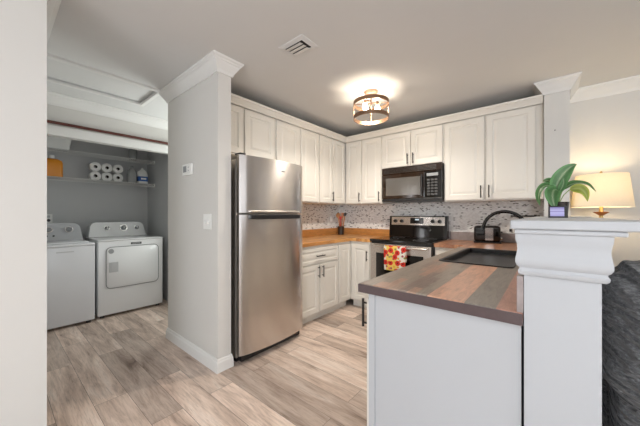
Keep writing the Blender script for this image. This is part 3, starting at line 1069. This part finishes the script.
def utensil(name, label, cat, p0, p1, mat, head, hw=0.028, hl=0.075, hmat=None):
    base = Vector((0.165, -0.205, CZ1 + 0.008))
    p0, p1 = Vector(p0), Vector(p1)
    o = thing(name, label, cat, base)
    MB().tube([p0, p0.lerp(p1, 0.5), p1], [0.006, 0.0075, 0.0075], 8).build('shaft', mat, o, True)
    d = (p1 - p0).normalized()
    ex = Vector((0.77, 0.64, 0))
    ex = (ex - d * ex.dot(d)).normalized()
    q = Matrix((ex, d.cross(ex), d)).transposed().to_4x4()
    b = MB()
    n = 12
    loops = []
    for k in range(9):
        u = k / 8
        if head == 'spoon':
            w = hw * math.sin(PI * min(1, 0.08 + u * 0.88)) ** 0.6
        else:
            w = hw * (0.35 + 0.65 * min(1, u * 2.2))
        t = 0.004 if head == 'spoon' else 0.003
        loops.append([(w * math.cos(2 * PI * j / n), t * math.sin(2 * PI * j / n) + (0.006 * math.sin(PI * u) if head == 'spoon' else 0), u * hl) for j in range(n)])
    loft(b.bm, loops)
    for v in b.bm.verts:
        v.co = Matrix.Translation(p1) @ q @ v.co
    b.build('head', hmat or mat, o, True)


utensil('wooden_spoon', 'wooden spoon leaning left in the brown crock', 'spoon', (-0.012, 0.0, 0.01), (-0.045, 0.0, 0.245), 'wood_spoon', 'spoon', 0.034, 0.085)
utensil('serving_spoon', 'wooden-handled spoon with black tip leaning right in the brown crock', 'spoon', (0.012, 0.012, 0.012), (0.062, 0.012, 0.275), 'wood_spoon', 'spoon', 0.020, 0.06, 'black')
utensil('spatula', 'wooden spatula standing upright in the brown crock', 'spatula', (-0.02, 0.018, 0.012), (-0.005, 0.045, 0.25), 'amber', 'flat', 0.024, 0.08)
utensil('spatula', 'red spatula standing in the middle of the brown crock', 'spatula', (0.0, -0.018, 0.01), (0.012, -0.03, 0.215), 'red', 'flat', 0.018, 0.06)
# outlet and air freshener on the left wall
al = thing('wall_outlet', 'white plug-in air freshener on the tile left of the utensil crock', 'outlet', (0.0085, -0.30, 1.12), L90)
MB().box(-0.036, 0.036, -0.006, -0.0002, -0.058, 0.058, 0.002).build('plate', 'whiteplastic', al)
MB().lathe([(0.022, -0.035), (0.028, -0.02), (0.027, 0.02), (0.016, 0.045), (0.006, 0.05)], (0, -0.036, 0.03), 16).build('freshener', 'whiteplastic', al, True)

# ------------------------------------------------------------------ ledge items
# potted plant
PC = (2.685, -1.70, 1.2075)
pp = thing('potted_plant', 'leafy green variegated plant in a small dark pot on the white ledge', 'plant', PC)
b = MB().lathe([(0.034, 0), (0.038, 0.004), (0.044, 0.078), (0.046, 0.085), (0.041, 0.085), (0.039, 0.06)], n=28, cap=False)
b.lathe([(0.036, 0.0005), (0.036, 0.004)], n=28)
b.build('pot', 'potdark', pp, True)
MB().lathe([(0.0385, 0.066), (0.0385, 0.072), (0.015, 0.076)], n=24).build('soil', 'soil', pp, True)


def leaf(ctrl, wmax, mat='leaf', fold=0.25, tilt=(0, -1, 0.25), stem_from=(0, 0, 0.074)):
    """ctrl: midrib points (dx, dy, dz); a stem runs from the soil to the first"""
    P = [Vector(p) for p in ctrl]

    def bez(t):
        pts = P[:]
        while len(pts) > 1:
            pts = [a.lerp(b_, t) for a, b_ in zip(pts, pts[1:])]
        return pts[0]
    n = 16
    bmx = bmesh.new()
    uvl = bmx.loops.layers.uv.new('UVMap')
    face_n = Vector(tilt).normalized()
    rows = []
    for i in range(n + 1):
        t = i / n
        c = bez(t)
        d = (bez(min(1, t + 0.02)) - bez(max(0, t - 0.02))).normalized()
        side = d.cross(face_n).normalized()
        nn = side.cross(d).normalized()
        w = 1.12 * wmax * (math.sin(PI * t ** 0.8) ** 0.75) * (1 - 0.25 * t) + 0.0006
        row = []
        for k in range(-3, 4):
            u = k / 3
            wave = 0.05 * wmax * math.sin(t * 15 + k)
            row.append((bmx.verts.new(c + side * (u * w) + nn * (fold * w * abs(u) ** 1.4 + wave * abs(u))), abs(u), t))
        rows.append(row)
    for A, B in zip(rows, rows[1:]):
        for k in range(6):
            q = (A[k], A[k + 1], B[k + 1], B[k])
            f = bmx.faces.new([v[0] for v in q])
            f.smooth = True
            for lp, v in zip(f.loops, q):
                lp[uvl].uv = (v[1], v[2])
    me = bpy.data.meshes.new('leaf')
    bmx.to_mesh(me)
    bmx.free()
    me.materials.append(M[mat])
    o = bpy.data.objects.new('leaf', me)
    C.objects.link(o)
    o.parent = pp
    s0, s1 = Vector(stem_from), P[0]
    mid = s0.lerp(s1, 0.5) + Vector((0, 0, 0.012))
    MB().tube([s0, s0.lerp(mid, 0.6), mid, mid.lerp(s1, 0.6), s1], 0.0022, 8).build('stem', 'stem', pp, True)
    return o


leaf([(-0.010, 0.0, 0.135), (-0.014, 0.0, 0.20), (0.035, 0.01, 0.275), (0.074, 0.01, 0.285)], 0.037, tilt=(0.15, -1, 0.2))
leaf([(-0.010, -0.005, 0.150), (-0.060, -0.02, 0.215), (-0.100, -0.025, 0.150), (-0.078, -0.02, 0.065)], 0.026, tilt=(-0.5, -0.6, 0.6))
leaf([(-0.006, -0.02, 0.150), (-0.030, -0.05, 0.165), (-0.030, -0.065, 0.10), (-0.012, -0.062, 0.045)], 0.034, tilt=(-0.1, -1, 0.3))
leaf([(-0.006, 0.01, 0.165), (-0.02, 0.02, 0.20), (-0.045, 0.02, 0.215), (-0.068, 0.02, 0.205)], 0.024, tilt=(-0.1, -0.8, 0.6))
leaf([(0.018, 0.0, 0.150), (0.060, 0.0, 0.200), (0.110, 0.005, 0.195), (0.146, 0.005, 0.135)], 0.026, tilt=(0.2, -0.45, 0.9))
leaf([(0.045, 0.01, 0.150), (0.085, 0.01, 0.165), (0.11, 0.01, 0.15), (0.115, 0.01, 0.085)], 0.024, 'leafy', tilt=(0.2, -1, 0.1))
leaf([(0.0, -0.01, 0.135), (0.02, -0.02, 0.17), (0.025, -0.02, 0.19), (0.018, -0.025, 0.215)], 0.016, tilt=(0, -1, 0.2))
# smart display leaning in front of the pot
sd = thing('smart_display', 'small dark smart display with lavender screen in front of the plant pot', 'display', (2.683, -1.790, 1.2075), R(4))
b = MB().prism([(-0.018, 0), (0.030, 0), (0.026, 0.012), (0.006, 0.062), (-0.002, 0.062)], 'x', -0.040, 0.036)
b.build('housing', 'black', sd)
b = MB().prism([(-0.0176, 0.008), (-0.0166, 0.008), (-0.0052, 0.055), (-0.0062, 0.055)], 'x', -0.034, 0.022)
b.build('screen', 'screen', sd)
# a thin cord on the ledge
cd = MB().tube([(2.735, -1.74, 1.2105), (2.76, -1.70, 1.2105), (2.775, -1.62, 1.2105), (2.80, -1.55, 1.2115), (2.83, -1.50, 1.2105)], 0.0028, 8).build('cord', 'midgrey', None, True)
tag(cd, 'thin grey cord lying on the white ledge right of the smart display', 'cord')

# lamp behind the half wall
lp = thing('lamp', 'glowing lamp with cream tapered shade and brass stem behind the half wall', 'lamp', (2.992, -0.30, 0))
LZ0, LZ1 = 1.288, 1.566
b = MB().lathe([(0.195, LZ0), (0.165, LZ1), (0.1625, LZ1), (0.1925, LZ0)], n=56, cap=False)
sh = b.build('lamp_shade', 'shade', lp, True)
MB().lathe([(0.13, 0.0005), (0.13, 0.02), (0.03, 0.035), (0.014, 0.06), (0.012, 1.18), (0.015, 1.20), (0.013, 1.215), (0.016, 1.26), (0.012, 1.28), (0.012, 1.32)], n=28).build('stem', 'brass', lp, True)
MB().lathe([(0.014, 1.215), (0.022, 1.222), (0.050, 1.243), (0.052, 1.248), (0.020, 1.244), (0.014, 1.25)], n=28, cap=False).build('drip_cup', 'amber', lp, True)
MB().lathe([(0.012, 1.325), (0.014, 1.345), (0.03, 1.385), (0.032, 1.41), (0.02, 1.438), (0.005, 1.445)], n=20).build('bulb', 'bulb', lp, True)
b = MB().cyl((0, 0, 1.446), (0, 0, 1.585), 0.004, n=8)
for k in range(3):
    a = 2 * PI * k / 3 + 0.4
    b.cyl((0, 0, 1.555), (0.163 * math.cos(a), 0.163 * math.sin(a), 1.562), 0.0025, n=6)
b.lathe([(0.004, 1.575), (0.010, 1.582), (0.008, 1.595), (0.002, 1.60)], n=12)
b.build('finial', 'brass', lp, True)


def point(name, loc, e, col, size, parent):
    d = bpy.data.lights.new(name, 'POINT')
    d.energy = e
    d.color = col
    d.shadow_soft_size = size
    o = bpy.data.objects.new(name, d)
    o.location = loc
    C.objects.link(o)
    o.parent = parent
    return o


point('bulb_light', (0, 0, 1.48), 6.5, (1, 0.79, 0.50), 0.035, lp)

# ------------------------------------------------------------------ ceiling light
cf = thing('ceiling_light', 'bronze open drum ceiling light with lit bulbs over the kitchen', 'light', (1.295, -1.28, H))
MB().lathe([(0.065, -0.0005), (0.067, -0.012), (0.055, -0.028), (0.02, -0.034)], n=32).build('canopy', 'canopy', cf, True)
MB().cyl((0, 0, -0.03), (0, 0, -0.235), 0.007, n=12).build('stem', 'copper', cf, True)
RR = 0.172


def ring(z, h):
    return MB().lathe([(RR, z), (RR, z + h), (RR - 0.006, z + h), (RR - 0.006, z), (RR, z)], n=64, cap=False)


ring(-0.136, 0.036).build('upper_ring', 'copper', cf, True)
ring(-0.275, 0.036).build('lower_ring', 'copper', cf, True)
b = MB()
for k in range(4):
    a = 2 * PI * k / 4 + 0.5
    x, y = (RR - 0.003) * math.cos(a), (RR - 0.003) * math.sin(a)
    b.cyl((x, y, -0.25), (x, y, -0.12), 0.004, n=8)
b.build('upright', 'copper', cf, True)
b = MB()
for k in range(2):
    a = PI * k / 2 + 0.5
    x, y = (RR - 0.005) * math.cos(a), (RR - 0.005) * math.sin(a)
    b.cyl((x, y, -0.118), (-x, -y, -0.118), 0.0045, n=8)
b.build('cross_bar', 'copper', cf, True)
for (bx, by, bz) in ((-0.045, -0.035, -0.136), (0.055, 0.03, -0.160)):
    MB().cyl((0, 0, bz + 0.045), (bx, by, bz + 0.045), 0.006, n=8).cyl((bx, by, bz + 0.02), (bx, by, bz + 0.055), 0.014, n=14).build('socket', 'copper', cf, True)
    MB().lathe([(0.010, bz + 0.020), (0.016, bz + 0.008), (0.026, bz - 0.018), (0.024, bz - 0.036), (0.012, bz - 0.048), (0.003, bz - 0.05)], (bx, by, 0), 18).build('bulb', 'hotbulb', cf, True)

sd_ = bpy.data.lights.new('bulb_downlight', 'SPOT')
sd_.energy = 56
sd_.color = (1, 0.92, 0.81)
sd_.spot_size = R(172)
sd_.spot_blend = 0.6
sd_.shadow_soft_size = 0.03
so_ = bpy.data.objects.new('bulb_downlight', sd_)
so_.location = (0.005, 0.0, -0.245)
C.objects.link(so_)
so_.parent = cf

# ceiling vent
ve = thing('ceiling_vent', 'white louvred air vent in the ceiling', 'vent', (1.248, -2.256, H))
b = MB()
b.sweep([(-0.085, -0.055), (0.085, -0.055), (0.085, 0.055), (-0.085, 0.055)], [(0, -0.002), (0, -0.010), (0.034, -0.004), (0.036, -0.0005), (0, -0.0005)], closed=True)
b.build('frame', 'ceiling', ve)
MB().box(-0.088, 0.088, -0.058, 0.058, -0.003, -0.0005).build('duct_opening', 'black', ve)
for k in range(3):
    y = -0.032 + k * 0.036
    MB().prism([(y - 0.016, -0.015), (y + 0.016, -0.008), (y + 0.016, -0.006), (y - 0.016, -0.013)], 'x', -0.080, 0.062).build('louvre', 'trim', ve)

# thermostat, switch
th = thing('thermostat', 'white wall thermostat with small dark screen on the partition wall', 'thermostat', (0.195, -2.5605, 1.62))
MB().box(-0.085, 0.085, -0.024, 0, -0.05, 0.05, 0.006).build('case', 'whiteplastic', th)
MB().box(-0.062, 0.0, -0.0255, -0.0242, -0.022, 0.032).build('screen', 'greyplastic', th)
MB().box(0.03, 0.05, -0.0265, -0.0242, 0.010, 0.022).build('button', 'midgrey', th)
MB().box(0.03, 0.05, -0.0265, -0.0242, -0.018, -0.006).build('button', 'midgrey', th)
ls = thing('light_switch', 'white double light switch plate on the partition wall', 'switch', (0.522, -2.5605, 1.167))
MB().box(-0.062, 0.062, -0.006, 0, -0.062, 0.062, 0.002).build('plate', 'whiteplastic', ls)
for s in (-0.023, 0.023):
    MB().box(s - 0.005, s + 0.005, -0.016, -0.0062, -0.018, 0.004, 0.001).build('toggle', 'whiteplastic', ls)
nl = MB().cyl((2.687, -0.4005, 1.99), (2.687, -0.412, 1.99), 0.004, n=10).build('nail', 'bronze', None)
tag(nl, 'small dark nail in the stub wall beside the upper cabinets', 'nail')

# ------------------------------------------------------------------ sofa behind the half wall
def puff(x0, x1, y0, y1, z0, z1, r, cuts=14, disp=0.012, seed=0.0, crease=0.0):
    b = MB()
    bm = b.bm
    bmesh.ops.create_cube(bm, size=2)
    bmesh.ops.subdivide_edges(bm, edges=bm.edges, cuts=cuts, use_grid_fill=True)
    c = Vector(((x0 + x1) / 2, (y0 + y1) / 2, (z0 + z1) / 2))
    hv = Vector(((x1 - x0) / 2, (y1 - y0) / 2, (z1 - z0) / 2))
    for v in bm.verts:
        p = Vector((v.co.x * hv.x, v.co.y * hv.y, v.co.z * hv.z))
        inner = Vector((max(-hv.x + r, min(hv.x - r, p.x)), max(-hv.y + r, min(hv.y - r, p.y)), max(-hv.z + r, min(hv.z - r, p.z))))
        d = p - inner
        if d.length > 1e-6:
            dn = d.normalized()
            p = inner + dn * r
        else:
            dn = p.normalized()
        w = c + p
        s = noise.noise(w * 5 + Vector((seed, 0, 0))) * disp
        if crease:
            # gathered folds sweeping down from the top rear corner
            a = math.atan2(w.z - (z1 + 0.10), (w.x - x0) + 0.05)
            rr_ = math.hypot(w.z - (z1 + 0.10), (w.x - x0) + 0.05)
            s += crease * math.sin(a * 17 + rr_ * 9 + 2.2 * noise.noise(w * 6)) * (0.4 + 0.6 * noise.noise(w * 3 + Vector((4, 0, 0))))
        v.co = w + dn * s
    return b


so = thing('sofa', 'charcoal grey overstuffed fabric sofa close behind the half wall', 'sofa', (0, 0, 0))
puff(2.822, 3.95, -2.08, -1.66, 0.40, 1.035, 0.17, 60, 0.016, 1.0, 0.020).build('back_cushion', 'fabric', so, True)
puff(3.90, 4.90, -2.08, -1.66, 0.40, 1.035, 0.17, 24, 0.016, 2.0, 0.012).build('back_cushion', 'fabric', so, True)
puff(2.875, 4.86, -1.96, -1.68, 0.06, 0.62, 0.05, 24, 0.010, 3.0, 0.004).build('back_frame', 'fabric', so, True)
puff(2.80, 3.04, -1.72, -0.72, 0.30, 0.66, 0.10, 16, 0.012, 5.0, 0.0).build('armrest', 'fabric', so, True)
puff(4.68, 4.92, -1.72, -0.72, 0.30, 0.66, 0.10, 16, 0.012, 6.0, 0.0).build('armrest', 'fabric', so, True)
puff(2.99, 3.90, -1.72, -0.76, 0.28, 0.50, 0.08, 16, 0.010, 10.0, 0.0).build('seat_cushion', 'fabric', so, True)
puff(3.84, 4.72, -1.72, -0.76, 0.28, 0.50, 0.08, 16, 0.010, 12.0, 0.0).build('seat_cushion', 'fabric', so, True)
puff(2.86, 4.86, -1.70, -0.78, 0.06, 0.33, 0.03, 10, 0.004, 11.0, 0.0).build('seat_base', 'fabric', so, True)
for x in (2.95, 4.78):
    for y in (-1.85, -0.85):
        MB().cyl((x, y, 0.0005), (x, y, 0.075), 0.025, n=12).build('leg', 'black', so)

# ------------------------------------------------------------------ laundry closet
def knob_ring(parent, x, y, z, r):
    MB().cyl((x, y, z), (x + 0.022, y, z + 0.005), r, r * 0.85, n=20).build('knob', 'greyplastic', parent, True)


def console(w, z0, z1, x0, x1):
    """laundry control panel, curved top corners, leaning front; local y across, x deep"""
    b = MB()
    n = 8
    r = 0.075
    hw = w / 2

    def outline(z_top, grow):
        pts = [(-hw, z0)]
        for k in range(n + 1):
            a = PI - (PI / 2) * k / n
            pts.append((-hw + 0.02 + r + r * math.cos(a), z_top - r + r * math.sin(a)))
        for k in range(n + 1):
            a = PI / 2 - (PI / 2) * k / n
            pts.append((hw - 0.02 - r + r * math.cos(a), z_top - r + r * math.sin(a)))
        pts.append((hw, z0))
        return pts
    F = [b.bm.verts.new((x1 - (z - z0) * 0.28, y, z)) for y, z in outline(z1, 0)]
    B = [b.bm.verts.new((x0, y, z)) for y, z in outline(z1, 0)]
    m = len(F)
    for k in range(m):
        b.bm.faces.new((F[k], F[(k + 1) % m], B[(k + 1) % m], B[k]))
    b.bm.faces.new(F)
    b.bm.faces.new(B[::-1])
    return b


# dryer: front faces +x
dy = thing('dryer', 'white front-loading dryer right of the washer in the closet', 'dryer', (-1.37, -2.545, 0))
dw = 0.349
MB().box(-0.70, 0, -dw, dw, 0.03, 0.905, 0.012, 3).build('cabinet_body', 'enamel', dy, True)
MB().box(-0.70, 0.004, -dw, dw, 0.9055, 0.925, 0.009, 3).build('top_panel', 'enamel', dy, True)
for x in (-0.65, -0.05):
    for s in (-1, 1):
        MB().cyl((x, s * (dw - 0.05), 0.0005), (x, s * (dw - 0.05), 0.032), 0.022, n=12).build('foot', 'black', dy)
ddo = MB()
loft(ddo.bm, [[(x_, y_, z_) for (y_, z_, x_) in rr(-0.270, 0.288, 0.345, 0.832, 0.05, q)] for q in (0.0005, 0.010)] + [[(x_, y_, z_) for (y_, z_, x_) in rr(-0.265, 0.283, 0.350, 0.827, 0.047, 0.014)]])
dd = ddo.build('door', 'enamel', dy, True)
b = MB()
pts = [(0.010, y_, z_) for (y_, z_, q) in rr(-0.272, 0.290, 0.343, 0.834, 0.052, 0)]
b.tube(pts, 0.0045, 6, closed=True).build('door_seam', 'greyplastic', dd)
MB().box(0.0145, 0.022, -0.245, -0.155, 0.535, 0.655, 0.004).box(0.022, 0.026, -0.225, -0.21, 0.55, 0.64).build('handle', 'midgrey', dd)
MB().cyl((0.0142, -0.225, 0.785), (0.0152, -0.225, 0.785), 0.028, n=24).build('sticker', 'sticker', dd)
MB().box(0.0005, 0.003, -0.02, 0.095, 0.852, 0.877).build('badge', 'black', dy)
MB().box(0.0032, 0.0036, -0.008, 0.083, 0.861, 0.868).build('badge_lettering', 'midgrey', dy)
cs = console(0.66, 0.926, 1.118, -0.72, -0.575).build('control_console', 'enamel', dy)
for y, r in ((-0.135, 0.026), (0.055, 0.036), (0.215, 0.024)):
    b = MB().cyl((-0.603, y, 1.035), (-0.585, y, 1.040), r * 1.25, r * 1.25, n=24)
    b.build('dial_plate', 'chrome', cs, True)
    MB().cyl((-0.585, y, 1.040), (-0.560, y, 1.047), r, r * 0.82, n=22).build('knob', 'greyplastic', cs, True)
    MB().box(-0.562, -0.557, y - 0.004, y + 0.004, 1.028, 1.066).build('knob_grip', 'whiteplastic', cs)

# washer
ws = thing('washer', 'white top-loading washing machine at the left of the closet', 'washer', (-1.33, -3.268, 0))
wh = 0.342
MB().box(-0.70, 0, -wh, wh, 0.03, 0.875, 0.012, 3).build('cabinet_body', 'washer', ws, True)
MB().box(-0.70, 0.004, -wh, wh, 0.8755, 0.905, 0.010, 3).build('top_panel', 'washer', ws, True)
MB().box(-0.52, -0.03, -wh + 0.05, wh - 0.05, 0.9055, 0.922, 0.008, 3).build('lid', 'washer', ws, True)
for x in (-0.65, -0.05):
    for s in (-1, 1):
        MB().cyl((x, s * (wh - 0.05), 0.0005), (x, s * (wh - 0.05), 0.032), 0.022, n=12).build('foot', 'black', ws)
MB().box(0.0005, 0.0025, 0.02, 0.16, 0.815, 0.827).build('badge', 'midgrey', ws)
cs = console(0.66, 0.906, 1.118, -0.72, -0.555).build('control_console', plain('grey_white_console', (0.50, 0.51, 0.53), 0.3), ws)
for y, r in ((0.02, 0.028), (0.20, 0.032)):
    MB().cyl((-0.590, y, 1.035), (-0.570, y, 1.041), r * 1.25, n=24).build('dial_plate', 'chrome', cs, True)
    MB().cyl((-0.570, y, 1.041), (-0.548, y, 1.047), r, r * 0.82, n=22).build('knob', 'greyplastic', cs, True)
for y in (0.0, 0.06):
    MB().cyl((-0.575, y, 0.965), (-0.562, y, 0.969), 0.010, n=14).build('button', 'black', cs, True)

# outlet behind the washer
oc = thing('wall_outlet', 'white outlet with black plug on the closet wall above the washer', 'outlet', (-2.2995, -3.215, 1.17), L90)
MB().box(-0.038, 0.038, -0.006, 0, -0.06, 0.06, 0.002).build('plate', 'whiteplastic', oc)
MB().cyl((0, -0.0062, -0.02), (0, -0.03, -0.02), 0.018, n=14).build('plug', 'black', oc)
MB().box(-0.016, 0.016, -0.0075, -0.0062, 0.012, 0.042, 0.001).build('socket', 'midgrey', oc)


# wire shelves
def wire_shelf(label, z):
    t = thing('wire_shelf', label, 'shelf', (-2.295, -2.84, z))
    x1 = 0.315
    y0, y1 = -0.83, 0.745
    b = MB()
    for x in (0.01, 0.11, 0.21, x1):
        b.cyl((x, y0, 0), (x, y1, 0), 0.0035, n=6)
    n = 62
    for k in range(n + 1):
        y = y0 + (y1 - y0) * k / n
        b.tube([(0.005, y, 0.004), (x1, y, 0.004), (x1 + 0.002, y, -0.036)], 0.0019, 5)
    b.build('deck', 'wire', t)
    MB().cyl((x1 + 0.002, y0, -0.036), (x1 + 0.002, y1, -0.036), 0.0045, n=8).cyl((x1, y0, 0.002), (x1, y1, 0.002), 0.0045, n=8).build('front_lip', 'wire', t, True)
    b = MB().box(x1 - 0.02, x1 + 0.01, y1 - 0.002, y1 + 0.012, -0.04, 0.012, 0.002).box(0.02, x1, y1 + 0.006, y1 + 0.012, -0.006, 0.006)
    b.build('end_bracket', 'whiteplastic', t)


wire_shelf('lower white wire shelf in the closet holding toilet paper', 1.682)
wire_shelf('upper white wire shelf in the closet just under the header', 2.030)
SZ = 1.682 + 0.0065
SZ2 = 2.030 + 0.0065
# orange bottle
ob = thing('detergent_bottle', 'orange detergent bottle with white cap at the left of the lower wire shelf', 'bottle', (-2.09, -3.205, SZ))
b = MB()
loft(b.bm, [rr(-0.06, 0.06, -0.10, 0.10, 0.035, z) if s == 1 else rr(-0.06 * s, 0.06 * s, -0.10 * s, 0.10 * s, 0.035 * s, z) for z, s in ((0, 0.95), (0.01, 1), (0.175, 1), (0.205, 0.92), (0.225, 0.6), (0.23, 0.35))])
b.build('bottle', 'orange', ob, True)
MB().lathe([(0.026, 0.2305), (0.026, 0.268), (0.022, 0.272)], n=20).build('cap', 'whiteplastic', ob, True)

# toilet rolls, ends facing out
tl = [['upper left', 'upper middle', 'upper right'], ['lower left', 'lower middle', 'lower right']]
for r in range(2):
    for c in range(3):
        y = -2.775 + c * 0.127
        z = SZ + 0.0625 + (1 - r) * 0.125
        t = thing('toilet_roll', 'white toilet paper roll, %s of the six stacked on the wire shelf' % tl[r][c], 'toilet paper', (-2.14, y, z), 0, 'toilet paper rolls on the lower wire shelf')
        b = MB()
        n = 36
        prof = [(0.021, -0.05), (0.056, -0.05), (0.0615, -0.046), (0.0615, 0.046), (0.056, 0.05), (0.021, 0.05), (0.021, -0.05)]
        b.lathe(prof, n=n, cap=False)
        for v in b.bm.verts:
            v.co = Vector((v.co.z, v.co.x, v.co.y))
        b.build('paper', 'paper', t, True)
        b = MB().lathe([(0.0205, -0.05), (0.0205, 0.05), (0.0185, 0.05), (0.0185, -0.05), (0.0205, -0.05)], n=24, cap=False)
        for v in b.bm.verts:
            v.co = Vector((v.co.z, v.co.x, v.co.y))
        b.build('cardboard_core', 'card', t, True)


def jug(name, label, y, mat, capmat, lab, hw, h):
    t = thing(name, label, 'bottle', (-2.08, y, SZ))
    b = MB()
    prof = ((0, 0.93), (0.012, 1), (h * 0.55, 1), (h * 0.72, 0.86), (h * 0.86, 0.48), (h * 0.90, 0.34))
    loft(b.bm, [rr(-0.05 * s, 0.05 * s, -hw * s, hw * s, 0.026 * s, z) for z, s in prof])
    b.build('bottle', mat, t, True)
    MB().lathe([(0.019, h * 0.903), (0.019, h), (0.016, h + 0.003)], n=18).build('cap', capmat, t, True)
    MB().tube([(0.02, -hw * 0.3, h * 0.80), (0.022, -hw * 0.95, h * 0.74), (0.02, -hw * 1.02, h * 0.52)], 0.010, 10).build('handle', mat, t, True)
    if lab:
        lb = MB()
        loft(lb.bm, [rr(-0.051, 0.051, -hw - 0.001, hw + 0.001, 0.027, z) for z in (0.035, h * 0.45)], False, False)
        lo = lb.build('label_band', lab, t, True)
        MB().box(0.0515, 0.052, -hw * 0.55, hw * 0.55, 0.06, 0.085).build('label_text', 'whiteplastic', lo)
    return t


jug('bleach_jug', 'grey translucent jug standing right of the toilet paper', -2.355, 'clear', 'greyplastic', None, 0.056, 0.245)
jug('bleach_jug', 'white bleach jug with blue label at the right end of the lower wire shelf', -2.218, 'whiteplastic', 'whiteplastic', 'blue', 0.064, 0.235)
# upper shelf
bn = thing('storage_bin', 'white plastic storage bin at the left of the upper wire shelf', 'bin', (-2.12, -3.19, SZ2))
b = MB()
loft(b.bm, [rr(-0.12 * s, 0.12 * s, -0.165 * s, 0.165 * s, 0.03, z) for z, s in ((0.0, 0.86), (0.18, 1.0), (0.18, 0.97), (0.006, 0.84))])
b.build('tub', 'whiteplastic', bn, True)
MB().sweep([(-0.12, -0.165), (0.12, -0.165), (0.12, 0.165), (-0.12, 0.165)], [(0, 0.17), (0.008, 0.17), (0.008, 0.183), (0, 0.183)], closed=True).build('rim', 'whiteplastic', bn)
jr = thing('canister', 'grey lidded canister at the right of the upper wire shelf', 'canister', (-2.10, -2.335, SZ2))
MB().lathe([(0.048, 0), (0.052, 0.006), (0.052, 0.13), (0.046, 0.14)], n=28).build('jar', 'clear', jr, True)
MB().lathe([(0.049, 0.1405), (0.049, 0.165), (0.045, 0.168)], n=28).build('lid', 'greyplastic', jr, True)

# curtain rod across the closet header
cu = thing('curtain_rod', 'thin dark red wooden rod across the white header above the laundry closet', 'rod', (-1.172, -2.79, 2.150))
MB().box(-0.010, 0.010, -0.70, 0.70, -0.014, 0.014, 0.004).build('rod', 'rod', cu)
for s in (-0.55, 0.55):
    MB().box(-0.0275, -0.0105, s - 0.008, s + 0.008, -0.007, 0.007, 0.001).build('bracket', 'chrome', cu)
struct('trim_8', MB().box(-1.199, -1.184, -3.50, -1.95, 2.028, 2.125, 0.003), 'trim', 'white header board above the closet opening')
